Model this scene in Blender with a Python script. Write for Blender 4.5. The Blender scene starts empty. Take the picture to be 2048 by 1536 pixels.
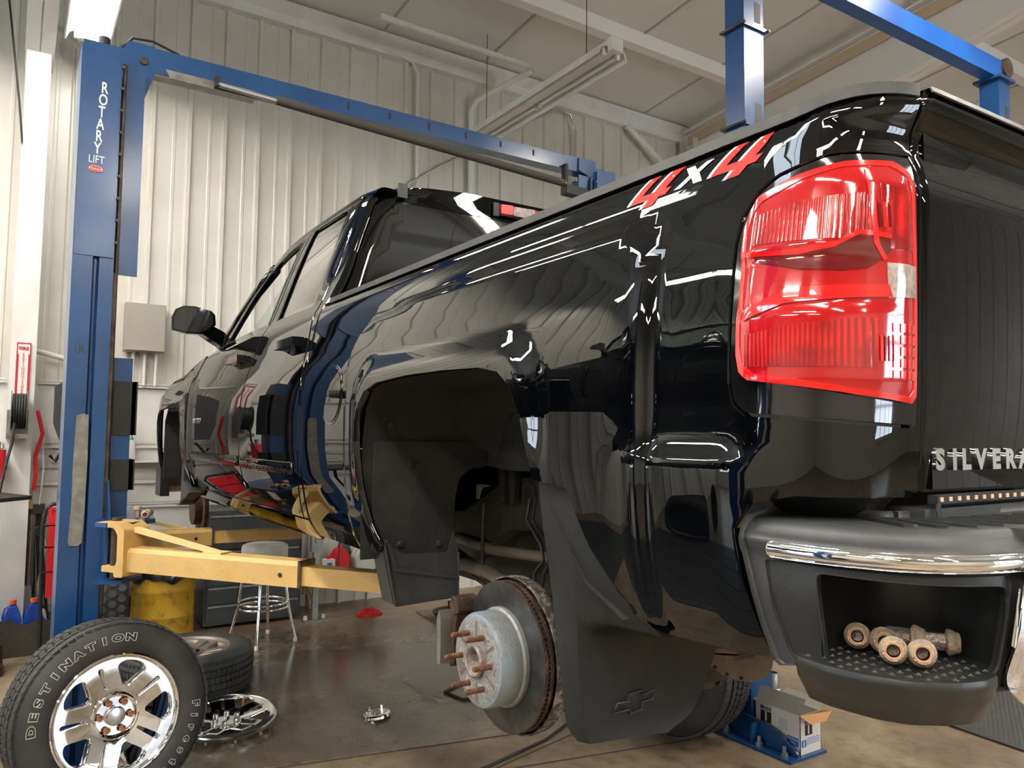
import bpy, bmesh, math, random
from mathutils import Vector, Matrix, Euler
from mathutils.geometry import delaunay_2d_cdt
import numpy as np

random.seed(7)
SC = bpy.context.scene
COL = SC.collection
PI = math.pi
R = math.radians

# ------------------------------------------------------------------ camera
def look_matrix():
    th, p, r = R(33.1), math.atan((872-768)/1540.0), math.atan(0.010)
    fw = Vector((math.cos(th)*math.cos(p), -math.sin(th)*math.cos(p), math.sin(p)))
    rt = fw.cross(Vector((0, 0, 1))).normalized(); up = rt.cross(fw)
    rr = rt*math.cos(r)+up*math.sin(r); uu = -rt*math.sin(r)+up*math.cos(r)
    m = Matrix((rr, uu, -fw)).transposed().to_4x4()
    m.translation = Vector((-1.691, 1.885, 1.64))
    return m
cam = bpy.data.cameras.new('camera'); camo = bpy.data.objects.new('camera', cam); COL.objects.link(camo)
cam.sensor_width = 36.0; cam.sensor_fit = 'HORIZONTAL'; cam.lens = 1540.0/2048.0*36.0
cam.clip_start = 0.02; cam.clip_end = 100
camo.matrix_world = look_matrix(); SC.camera = camo

# ------------------------------------------------------------------ world, exposure
w = bpy.data.worlds.new('world'); SC.world = w; w.use_nodes = True
bg = w.node_tree.nodes['Background']; bg.inputs[0].default_value = (0.75, 0.85, 1.0, 1); bg.inputs[1].default_value = 0.6
SC.view_settings.view_transform = 'Standard'; SC.view_settings.look = 'None'
SC.view_settings.gamma = 1.0; SC.view_settings.exposure = 0.42; SC.view_settings.use_curve_mapping = False
TUBE_STRENGTH = 95.0
WINDOW_STRENGTH = 9.0
SC.cycles.max_bounces = 8; SC.cycles.diffuse_bounces = 4; SC.cycles.glossy_bounces = 5; SC.cycles.transmission_bounces = 6
SC.cycles.sample_clamp_indirect = 8.0
SC.cycles.caustics_reflective = False; SC.cycles.caustics_refractive = False

# ------------------------------------------------------------------ materials
MATS = {}
def mat(name, c, rough=0.5, metal=0.0, c2=None, scale=6.0, bump=0.0, bscale=40.0, coat=0.0, trans=0.0, ior=1.5,
        emit=None, estr=0.0, spec=0.5, contrast=(0.4, 0.65), r2=None, detail=6.0, stretch=None, coatr=0.03):
    if name in MATS: return MATS[name]
    m = bpy.data.materials.new(name); m.use_nodes = True
    nt = m.node_tree; b = nt.nodes['Principled BSDF']
    b.inputs['Base Color'].default_value = (*c, 1); b.inputs['Roughness'].default_value = rough
    b.inputs['Metallic'].default_value = metal; b.inputs['Coat Weight'].default_value = coat
    b.inputs['Coat Roughness'].default_value = coatr
    b.inputs['Transmission Weight'].default_value = trans; b.inputs['IOR'].default_value = ior
    b.inputs['Specular IOR Level'].default_value = spec
    if emit: b.inputs['Emission Color'].default_value = (*emit, 1); b.inputs['Emission Strength'].default_value = estr
    if c2 is not None or bump or r2 is not None:
        tc = nt.nodes.new('ShaderNodeTexCoord'); mp = nt.nodes.new('ShaderNodeMapping')
        nt.links.new(tc.outputs['Object'], mp.inputs[0])
        if stretch: mp.inputs['Scale'].default_value = stretch
    if c2 is not None or r2 is not None:
        n = nt.nodes.new('ShaderNodeTexNoise'); n.inputs['Scale'].default_value = scale; n.inputs['Detail'].default_value = detail
        n.inputs['Roughness'].default_value = 0.62
        nt.links.new(mp.outputs[0], n.inputs['Vector'])
        rp = nt.nodes.new('ShaderNodeValToRGB'); rp.color_ramp.elements[0].position = contrast[0]; rp.color_ramp.elements[1].position = contrast[1]
        nt.links.new(n.outputs['Fac'], rp.inputs[0])
        if c2 is not None:
            rp.color_ramp.elements[0].color = (*c, 1); rp.color_ramp.elements[1].color = (*c2, 1)
            nt.links.new(rp.outputs[0], b.inputs['Base Color'])
        if r2 is not None:
            mr = nt.nodes.new('ShaderNodeMapRange'); nt.links.new(n.outputs['Fac'], mr.inputs[0])
            mr.inputs[1].default_value = contrast[0]; mr.inputs[2].default_value = contrast[1]
            mr.inputs[3].default_value = rough; mr.inputs[4].default_value = r2
            nt.links.new(mr.outputs[0], b.inputs['Roughness'])
    if bump:
        n2 = nt.nodes.new('ShaderNodeTexNoise'); n2.inputs['Scale'].default_value = bscale; n2.inputs['Detail'].default_value = 4
        nt.links.new(mp.outputs[0], n2.inputs['Vector'])
        bp = nt.nodes.new('ShaderNodeBump'); bp.inputs['Strength'].default_value = bump; bp.inputs['Distance'].default_value = 0.01
        nt.links.new(n2.outputs['Fac'], bp.inputs['Height']); nt.links.new(bp.outputs[0], b.inputs['Normal'])
    MATS[name] = m
    return m

M_PAINT = mat('black_paint', (0.0010, 0.0013, 0.0020), 0.3, 0, coat=0.9, spec=0.0, coatr=0.008)
M_PAINT.node_tree.nodes['Principled BSDF'].inputs['Coat IOR'].default_value = 1.58
M_GLOSSBLK = mat('gloss_black_trim', (0.004, 0.004, 0.005), 0.08, coat=0.6)
M_PLASTIC = mat('grey_black_plastic', (0.028, 0.030, 0.033), 0.48, c2=(0.038, 0.040, 0.043), scale=9, bump=0.06, bscale=350)
M_PLASTIC2 = mat('satin_black_plastic', (0.016, 0.017, 0.018), 0.36, bump=0.05, bscale=300)
M_FLAP = mat('dusty_black_plastic', (0.030, 0.032, 0.034), 0.45, c2=(0.070, 0.066, 0.056), scale=4.5, contrast=(0.5, 0.8), bump=0.1, bscale=120, stretch=(3, 3, .8))
M_LINER = mat('dirty_wheel_liner', (0.011, 0.011, 0.011), 0.75, c2=(0.036, 0.030, 0.024), scale=7, contrast=(0.45, 0.8), bump=0.3, bscale=60)
M_FRAME = mat('dirty_steel_frame', (0.012, 0.011, 0.010), 0.65, c2=(0.034, 0.027, 0.020), scale=8, contrast=(0.4, 0.75), bump=0.3, bscale=50)
M_RUSTDK = mat('dark_rusty_steel', (0.03, 0.016, 0.010), 0.7, 0.2, c2=(0.09, 0.045, 0.028), scale=30, bump=0.5, bscale=150)
M_RUST = mat('rusty_stud', (0.10, 0.036, 0.018), 0.7, 0.2, c2=(0.22, 0.095, 0.05), scale=90, bump=0.5, bscale=300)
M_ROTOR = mat('worn_rotor_face', (0.06, 0.062, 0.065), 0.34, 0.85, c2=(0.13, 0.13, 0.135), scale=20, stretch=(1, 1, 1))
M_HAT = mat('rotor_hat_patina', (0.27, 0.32, 0.36), 0.5, 0.45, c2=(0.20, 0.15, 0.10), scale=9, contrast=(0.46, 0.72), bump=0.25, bscale=120)
M_HUBFACE = mat('corroded_hub_face', (0.36, 0.37, 0.37), 0.42, 0.6, c2=(0.24, 0.18, 0.14), scale=14, contrast=(0.48, 0.66), bump=0.5, bscale=120)
M_BRIGHTPATCH = mat('bright_worn_metal', (0.72, 0.72, 0.72), 0.3, 0.8, c2=(0.4, 0.36, 0.33), scale=50, bump=0.4, bscale=200)
M_CHROME = mat('chrome', (0.86, 0.87, 0.88), 0.045, 1.0)
M_CHROMEDULL = mat('satin_chrome', (0.62, 0.63, 0.64), 0.22, 1.0)
M_RED = mat('red_lens', (0.40, 0.0015, 0.005), 0.10, coat=1.0, spec=0.6)
M_REDDK = mat('dark_red_lens', (0.11, 0.001, 0.002), 0.12, coat=1.0)
M_REDHOT = mat('bright_red_reflector', (0.68, 0.006, 0.007), 0.16, coat=1.0)
M_CLEARLAMP = mat('clear_lens', (0.62, 0.54, 0.50), 0.1, 0.25, c2=(0.32, 0.24, 0.20), scale=60, coat=1.0)
M_GLASSDK = mat('privacy_glass', (0.004, 0.004, 0.005), 0.02, coat=1.0, spec=0.6)
M_GLASS = mat('tinted_glass', (0.72, 0.86, 0.78), 0.0, trans=1.0, ior=1.02, coat=1.0)
M_BLUE = mat('blue_lift_paint', (0.006, 0.050, 0.165), 0.30, c2=(0.009, 0.066, 0.20), scale=3, coat=0.25, coatr=.15)
M_BLUEBR = mat('bright_blue_paint', (0.008, 0.085, 0.36), 0.35, c2=(0.012, 0.11, 0.42), scale=4)
M_BLUEWORN = mat('worn_blue_paint', (0.012, 0.085, 0.26), 0.38, c2=(0.10, 0.19, 0.33), scale=7, contrast=(.5, .8))
M_DARKSTEEL = mat('dark_greased_steel', (0.035, 0.028, 0.024), 0.45, 0.4, c2=(0.13, 0.09, 0.065), scale=10, bump=.2)
M_YELLOW = mat('yellow_arm_paint', (0.60, 0.39, 0.135), 0.5, c2=(0.47, 0.28, 0.085), scale=9, contrast=(0.5, 0.85), bump=0.15, bscale=60)
M_YELLOWBARREL = mat('stained_yellow_barrel', (0.52, 0.30, 0.012), 0.55, c2=(0.10, 0.06, 0.012), scale=11, contrast=(0.52, 0.70), bump=0.2, bscale=30, detail=10)
M_WALL = mat('cream_steel_panel', (0.70, 0.68, 0.62), 0.34, c2=(0.64, 0.62, 0.56), scale=2.5, coat=0.3, coatr=.2, bump=0.06, bscale=3)
M_WHITE = mat('white_painted_steel', (0.78, 0.78, 0.76), 0.42, c2=(0.68, 0.67, 0.64), scale=3)
M_CEIL = mat('white_ceiling_liner', (0.80, 0.785, 0.75), 0.62, c2=(0.72, 0.705, 0.67), scale=0.8, bump=0.15, bscale=2.5)
M_CEILBEAM = mat('white_rafter', (0.84, 0.83, 0.80), 0.5)
M_TANSTRIP = mat('bare_tan_strip', (0.60, 0.47, 0.32), 0.6)
M_RUBBER = mat('tyre_rubber', (0.020, 0.020, 0.021), 0.62, c2=(0.042, 0.041, 0.040), scale=6, bump=0.1, bscale=150)
M_TYRELETTER = mat('white_tyre_lettering', (0.75, 0.73, 0.68), 0.6)
M_BLACK = mat('matt_black', (0.012, 0.012, 0.013), 0.6)
M_BLACKGL = mat('black_plastic_bag', (0.012, 0.011, 0.012), 0.22, coat=.3)
M_GREYBOX = mat('beige_grey_enamel', (0.36, 0.34, 0.29), 0.45)
M_CABINET = mat('charcoal_cabinet', (0.030, 0.032, 0.032), 0.4, c2=(.042, .044, .043), scale=4)
M_REDPL = mat('red_plastic', (0.68, 0.012, 0.018), 0.42)
M_REDCLOTH = mat('red_rag_cloth', (0.70, 0.03, 0.035), 0.9, bump=.3, bscale=80)
M_BLUEPL = mat('blue_plastic', (0.012, 0.07, 0.42), 0.35)
M_ORANGE = mat('orange_cap', (0.85, 0.15, 0.04), 0.4)
M_WHITEPL = mat('white_plastic', (0.80, 0.80, 0.78), 0.4)
M_JUG = mat('translucent_jug', (0.62, 0.68, 0.63), 0.4)
M_GREYPL = mat('grey_plastic', (0.075, 0.085, 0.09), 0.4)
M_GREEN = mat('green_cap', (0.05, 0.33, 0.12), 0.4)
M_CARD = mat('kraft_card', (0.55, 0.27, 0.11), 0.8)
M_CARTON = mat('white_carton', (0.74, 0.72, 0.66), 0.6)
M_PRINTBLUE = mat('print_blue', (0.01, 0.16, 0.55), 0.5)
M_PRINTNAVY = mat('print_navy', (0.01, 0.04, 0.25), 0.5)
M_PRINTBLK = mat('print_black', (0.012, 0.012, 0.013), 0.4)
M_PRINTGREY = mat('print_grey', (0.35, 0.35, 0.35), 0.6)
M_SIGNRED = mat('sign_red', (0.45, 0.012, 0.04), 0.4)
M_SIGNWHITE = mat('sign_white', (0.83, 0.82, 0.79), 0.4)
M_DECALRED = mat('decal_red', (0.50, 0.018, 0.012), 0.5, spec=.2)
M_DECALSILVER = mat('decal_silver', (0.66, 0.69, 0.72), 0.3)
M_TUBEDIM = mat('lit_tube_dimmer', (1, 1, 1), 0.5, emit=(1.0, 0.95, 0.86), estr=TUBE_STRENGTH*.38)
M_TUBE = mat('lit_tube', (1, 1, 1), 0.5, emit=(1.0, 0.93, 0.82), estr=TUBE_STRENGTH)
M_MAT = mat('rubber_floor_mat', (0.030, 0.030, 0.032), 0.6, bump=.2)
M_GREYTAPE = mat('grey_rubber_strip', (0.20, 0.19, 0.17), 0.35, c2=(0.34, 0.32, 0.28), scale=14, contrast=(.45, .7), bump=.5, bscale=25)
M_STEEL = mat('grey_steel', (0.32, 0.31, 0.29), 0.38, 0.7, c2=(0.20, 0.19, 0.18), scale=12)
M_MIRROR = mat('mirror_glass', (0.02, 0.022, 0.025), 0.05, coat=1)
M_NUT = mat('rusty_nut_shell', (0.40, 0.36, 0.34), 0.33, 0.7, c2=(0.30, 0.16, 0.08), scale=110, contrast=(.45, .68), bump=.4, bscale=300)
M_NUTTAN = mat('tan_corroded_flange', (0.50, 0.38, 0.25), 0.5, 0.4, c2=(0.32, 0.27, 0.24), scale=140, bump=.5, bscale=350)
M_NUTRUST = mat('nut_rust_ring', (0.42, 0.17, 0.08), 0.6, 0.2, c2=(0.55, 0.30, 0.18), scale=150)

# ------------------------------------------------------------------ object helpers
def link(name, me, m=None, parent=None):
    o = bpy.data.objects.new(name, me); COL.objects.link(o)
    if m is not None:
        for q in (m if isinstance(m, (list, tuple)) else [m]): me.materials.append(q)
    if parent is not None:
        o.parent = parent; o.matrix_parent_inverse = world_of(parent).inverted()
    return o
def world_of(o):
    m = o.matrix_basis.copy()
    if o.parent: m = world_of(o.parent) @ o.matrix_parent_inverse @ m
    return m
def tag(o, label=None, cat=None, group=None, kind=None):
    if label: o['label'] = label
    if cat: o['category'] = cat
    if group: o['group'] = group
    if kind: o['kind'] = kind
    return o
def thing(name, label, cat, loc=(0, 0, 0), rz=0.0, group=None, rot=None):
    o = bpy.data.objects.new(name, None); COL.objects.link(o); o.empty_display_size = .1
    o.location = loc; o.rotation_euler = rot if rot else (0, 0, rz)
    return tag(o, label, cat, group)
def fin(name, bm, m=None, parent=None, smooth=35, bevel=0.0, local=False, norm=True):
    """turn a bmesh into one linked mesh object; local=True keeps the mesh in the parent's own frame"""
    if bevel:
        es = [e for e in bm.edges if len(e.link_faces) == 2 and e.calc_face_angle(0) > R(30)]
        bmesh.ops.bevel(bm, geom=es, offset=bevel, segments=2, profile=.6, affect='EDGES', clamp_overlap=True)
    if norm: bmesh.ops.recalc_face_normals(bm, faces=bm.faces)
    me = bpy.data.meshes.new(name); bm.to_mesh(me); bm.free()
    if smooth:
        me.shade_smooth() if smooth >= 180 else me.set_sharp_from_angle(angle=R(smooth))
        if smooth < 180:
            me.polygons.foreach_set('use_smooth', [True]*len(me.polygons))
    o = link(name, me, m, None)
    if parent is not None:
        o.parent = parent
        if not local: o.matrix_parent_inverse = world_of(parent).inverted()
    return o
def NB(): return bmesh.new()
def box(bm, x0, x1, y0, y1, z0, z1, mi=0, M=None):
    vs = [bm.verts.new((x, y, z)) for x in (x0, x1) for y in (y0, y1) for z in (z0, z1)]
    if M is not None:
        for v in vs: v.co = M @ v.co
    for q in ((0, 1, 3, 2), (4, 6, 7, 5), (0, 4, 5, 1), (2, 3, 7, 6), (0, 2, 6, 4), (1, 5, 7, 3)):
        f = bm.faces.new([vs[i] for i in q]); f.material_index = mi
    return vs
def prism(bm, poly, h0, h1, axis='z', M=None, mi=0, cap=True):
    """extrude a 2-D polygon: axis z: (x,y)+z; y: (x,z)+y; x: (y,z)+x"""
    def P(a, b, h):
        v = Vector({'z': (a, b, h), 'y': (a, h, b), 'x': (h, a, b)}[axis])
        return M @ v if M is not None else v
    lo = [bm.verts.new(P(a, b, h0)) for a, b in poly]; hi = [bm.verts.new(P(a, b, h1)) for a, b in poly]
    n = len(poly)
    for i in range(n):
        f = bm.faces.new((lo[i], lo[(i+1) % n], hi[(i+1) % n], hi[i])); f.material_index = mi
    if cap:
        f = bm.faces.new(lo[::-1]); f.material_index = mi
        f = bm.faces.new(hi); f.material_index = mi
def frame_of(d):
    d = Vector(d).normalized(); a = Vector((0, 0, 1)) if abs(d.z) < .9 else Vector((1, 0, 0))
    x = d.cross(a).normalized(); y = d.cross(x).normalized()
    return x, y, d
def tube(bm, pts, r, n=10, mi=0, close=False, cap=True):
    pts = [Vector(p) for p in pts]; k = len(pts); rings = []
    rs = r if isinstance(r, (list, tuple)) else [r]*k
    x = None
    for i, p in enumerate(pts):
        if close: d = (pts[(i+1) % k]-pts[i-1])
        else: d = (pts[min(i+1, k-1)]-pts[max(i-1, 0)])
        d.normalize()
        if x is None: x, y, _ = frame_of(d)
        else:
            x = (x-d*x.dot(d))
            if x.length < 1e-6: x, y, _ = frame_of(d)
            x.normalize(); y = d.cross(x)
        rings.append([bm.verts.new(p+(x*math.cos(2*PI*j/n)+y*math.sin(2*PI*j/n))*rs[i]) for j in range(n)])
    for i in range(k if close else k-1):
        a, b = rings[i], rings[(i+1) % k]
        for j in range(n):
            f = bm.faces.new((a[j], a[(j+1) % n], b[(j+1) % n], b[j])); f.material_index = mi
    if cap and not close:
        f = bm.faces.new(rings[0][::-1]); f.material_index = mi
        f = bm.faces.new(rings[-1]); f.material_index = mi
def cyl(bm, p0, p1, r, n=20, mi=0, r1=None): tube(bm, [p0, p1], [r, r if r1 is None else r1], n, mi)
def lathe(bm, prof, n=48, M=None, mi=0, closed=False, a0=0.0, a1=2*PI):
    """prof: (radius, height) about local z"""
    full = abs(a1-a0-2*PI) < 1e-6; cnt = n if full else n+1
    rings = []
    for i in range(cnt):
        a = a0+(a1-a0)*i/n; c, s = math.cos(a), math.sin(a)
        ring = []
        for rr, h in prof:
            v = Vector((rr*c, rr*s, h))
            ring.append(bm.verts.new(M @ v if M is not None else v))
        rings.append(ring)
    m = len(prof)
    for i in range(n if full else n):
        a, b = rings[i], rings[(i+1) % cnt]
        for j in range(m if closed else m-1):
            try:
                f = bm.faces.new((a[j], b[j], b[(j+1) % m], a[(j+1) % m])); f.material_index = mi
            except ValueError: pass
    bmesh.ops.remove_doubles(bm, verts=[v for r_ in rings for v in r_ if v.is_valid], dist=1e-6)
def AX(p, d, up=None):
    """matrix whose z axis is d, at p"""
    x, y, z = frame_of(d)
    if up is not None:
        z = Vector(d).normalized(); x = Vector(up).cross(z).normalized(); y = z.cross(x)
    m = Matrix((x, y, z)).transposed().to_4x4(); m.translation = Vector(p); return m
def lerp(a, b, t): return a+(b-a)*t
def sstep(a, b, x):
    t = min(1, max(0, (x-a)/(b-a))); return t*t*(3-2*t)
def interp(tab, x):
    """monotone smooth interpolation of a table"""
    if x <= tab[0][0]: return tab[0][1]
    if x >= tab[-1][0]: return tab[-1][1]
    for i in range(len(tab)-1):
        if x <= tab[i+1][0]: break
    x0, v0 = tab[i]; x1, v1 = tab[i+1]; h = x1-x0
    d = (v1-v0)/h
    def slope(k):
        if k == 0 or k == len(tab)-1: return None
        a = (tab[k][1]-tab[k-1][1])/(tab[k][0]-tab[k-1][0]); b = (tab[k+1][1]-tab[k][1])/(tab[k+1][0]-tab[k][0])
        return 0.0 if a*b <= 0 else 2*a*b/(a+b)
    m0 = slope(i); m1 = slope(i+1)
    m0 = d if m0 is None else m0; m1 = d if m1 is None else m1
    t = (x-x0)/h
    return (2*t**3-3*t*t+1)*v0+(t**3-2*t*t+t)*h*m0+(-2*t**3+3*t*t)*v1+(t**3-t*t)*h*m1
def rounded(poly, rad, seg=5):
    """round the corners of a polygon"""
    out = []; n = len(poly)
    rads = rad if isinstance(rad, (list, tuple)) else [rad]*n
    for i in range(n):
        p = Vector(poly[i]); a = Vector(poly[i-1])-p; b = Vector(poly[(i+1) % n])-p
        r_ = min(rads[i], a.length*.48, b.length*.48)
        if r_ <= 0: out.append(tuple(p)); continue
        p0 = p+a.normalized()*r_; p1 = p+b.normalized()*r_
        for k in range(seg+1):
            t = k/seg; q = p0*(1-t)**2+p*2*t*(1-t)+p1*t*t; out.append((q.x, q.y))
    return out
def inpoly(P, poly):
    """vectorised point in polygon"""
    x, y = P[:, 0], P[:, 1]; inside = np.zeros(len(P), bool); n = len(poly)
    for i in range(n):
        x0, y0 = poly[i]; x1, y1 = poly[i-1]
        if y0 == y1: continue
        c = ((y0 > y) != (y1 > y)) & (x < (x1-x0)*(y-y0)/(y1-y0)+x0)
        inside ^= c
    return inside
def segdist(P, poly):
    d = np.full(len(P), 1e9); n = len(poly)
    for i in range(n):
        a = np.array(poly[i-1]); b = np.array(poly[i]); ab = b-a; L = max(ab @ ab, 1e-12)
        t = np.clip(((P-a) @ ab)/L, 0, 1); q = a+t[:, None]*ab
        d = np.minimum(d, np.hypot(*(P-q).T))
    return d
def resample(poly, step):
    out = []; n = len(poly)
    for i in range(n):
        a = np.array(poly[i]); b = np.array(poly[(i+1) % n]); k = max(1, int(math.ceil(np.hypot(*(b-a))/step)))
        for j in range(k): out.append(tuple(a+(b-a)*j/k))
    return out
def panel(name, outline, surf, m, parent=None, holes=(), step=.03, thick=.015, flip=False, rim=True, vstep=None, smooth=True, back=False):
    """a curved sheet: the 2-D outline (u,v) with holes is triangulated and laid on surf(u,v)"""
    vstep = vstep or step
    loops = [resample(outline, step)]+[resample(h, step) for h in holes]
    o = np.array(outline); us = np.arange(o[:, 0].min()+step/2, o[:, 0].max(), step); vs = np.arange(o[:, 1].min()+vstep/2, o[:, 1].max(), vstep)
    G = np.array([(a, b) for a in us for b in vs]) if len(us) and len(vs) else np.zeros((0, 2))
    if len(G):
        ok = inpoly(G, loops[0])
        for h in loops[1:]: ok &= ~inpoly(G, h)
        G = G[ok]
        for l in loops:
            if len(G): G = G[segdist(G, l) > .45*min(step, vstep)]
    pts = []; edges = []
    for l in loops:
        k = len(pts); pts += [Vector(p) for p in l]; edges += [(k+i, k+(i+1) % len(l)) for i in range(len(l))]
    nb = len(pts)
    pts += [Vector(p) for p in G]
    V, E, F, *_ = delaunay_2d_cdt(pts, edges, [], 0, 1e-7)
    A = np.array([(v.x, v.y) for v in V])
    T = np.array([f for f in F if len(f) == 3]); cen = A[T].mean(axis=1)
    ok = inpoly(cen, loops[0])
    for h in loops[1:]: ok &= ~inpoly(cen, h)
    T = T[ok]
    e = 0.002; P = []; N = []
    for a, b in A:
        p = surf(a, b); du = surf(a+e, b)-surf(a-e, b); dv = surf(a, b+e)-surf(a, b-e)
        n = du.cross(dv)
        n = n.normalized() if n.length > 1e-12 else Vector((0, 1, 0))
        if flip: n = -n
        P.append(p); N.append(n)
    verts = [tuple(p) for p in P]; norms = [tuple(n) for n in N]; faces = []
    for t in T:
        a, b, c = (Vector(P[i]) for i in t)
        fn = (b-a).cross(c-a)
        faces.append(tuple(t) if fn.dot(N[t[0]]) > 0 else (t[0], t[2], t[1]))
    if rim and thick:
        cnt = {}
        for f in faces:
            for i in range(3):
                a, b = f[i], f[(i+1) % 3]
                cnt[(a, b)] = 1
        bnd = [(a, b) for (a, b) in cnt if (b, a) not in cnt]
        for a, b in bnd:
            pa, pb = Vector(P[a]), Vector(P[b]); na, nb_ = Vector(N[a]), Vector(N[b])
            out = (pb-pa).cross((na+nb_)*.5)
            if out.length < 1e-12: continue
            out.normalize(); k = len(verts)
            verts += [tuple(pa), tuple(pb), tuple(pb-nb_*thick), tuple(pa-na*thick)]
            nrm = out
            norms += [tuple((nrm+na).normalized()), tuple((nrm+nb_).normalized()), tuple(nrm), tuple(nrm)]
            faces.append((k+1, k, k+3, k+2))
    if back:
        k = len(verts); verts += [tuple(Vector(p)-Vector(n)*thick) for p, n in zip(P, N)]; norms += [tuple(-Vector(n)) for n in N]
        faces += [(k+f[0], k+f[2], k+f[1]) for f in faces if len(f) == 3 and max(f) < len(P)]
    me = bpy.data.meshes.new(name); me.from_pydata(verts, [], faces); me.update()
    me.polygons.foreach_set('use_smooth', [True]*len(me.polygons))
    me.normals_split_custom_set_from_vertices(norms)
    o = link(name, me, m, None)
    if parent is not None: o.parent = parent; o.matrix_parent_inverse = world_of(parent).inverted()
    return o
def text_mesh(s, size, extrude=0.0, outline=0.0, align='CENTER', space=1.0, shear=0.0, offset=0.0):
    cu = bpy.data.curves.new('lettering', 'FONT'); cu.body = s; cu.size = size; cu.extrude = extrude; cu.align_x = align; cu.align_y = 'CENTER'
    cu.space_character = space; cu.shear = shear; cu.offset = offset; cu.resolution_u = 3
    if outline: cu.fill_mode = 'NONE'; cu.bevel_depth = outline; cu.bevel_resolution = 0
    o = bpy.data.objects.new('lettering', cu); COL.objects.link(o)
    dg = bpy.context.evaluated_depsgraph_get(); me = bpy.data.meshes.new_from_object(o.evaluated_get(dg))
    bpy.data.objects.remove(o); bpy.data.curves.remove(cu)
    return me
def text(name, s, size, M, m, parent=None, extrude=0.0, outline=0.0, sx=1.0, warp=None, **k):
    me = text_mesh(s, size, extrude, outline, **k)
    for v in me.vertices:
        p = Vector((v.co.x*sx, v.co.y, v.co.z))
        v.co = warp(p) if warp else M @ p
    me.materials.clear()
    o = link(name, me, m, None)
    if parent is not None: o.parent = parent; o.matrix_parent_inverse = world_of(parent).inverted()
    return o
def copy_tree(o, parent=None):
    c = o.copy(); COL.objects.link(c)
    if parent is not None: c.parent = parent
    for ch in [q for q in COL.objects if q.parent == o]: copy_tree(ch, c)
    return c
def merge_text(bm, s, size, M, extrude=0.001, **k):
    me = text_mesh(s, size, extrude, **k); me.transform(M); bm.from_mesh(me); bpy.data.meshes.remove(me)

# ================================================================== SETTING
def struct(o): o['kind'] = 'structure'; return o
WX = 5.66           # inner face of the front wall
YL, YR, XB = 12.5, -13.5, -11.0
def roof_z(x): return 5.86+(WX-x)*0.085
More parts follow.
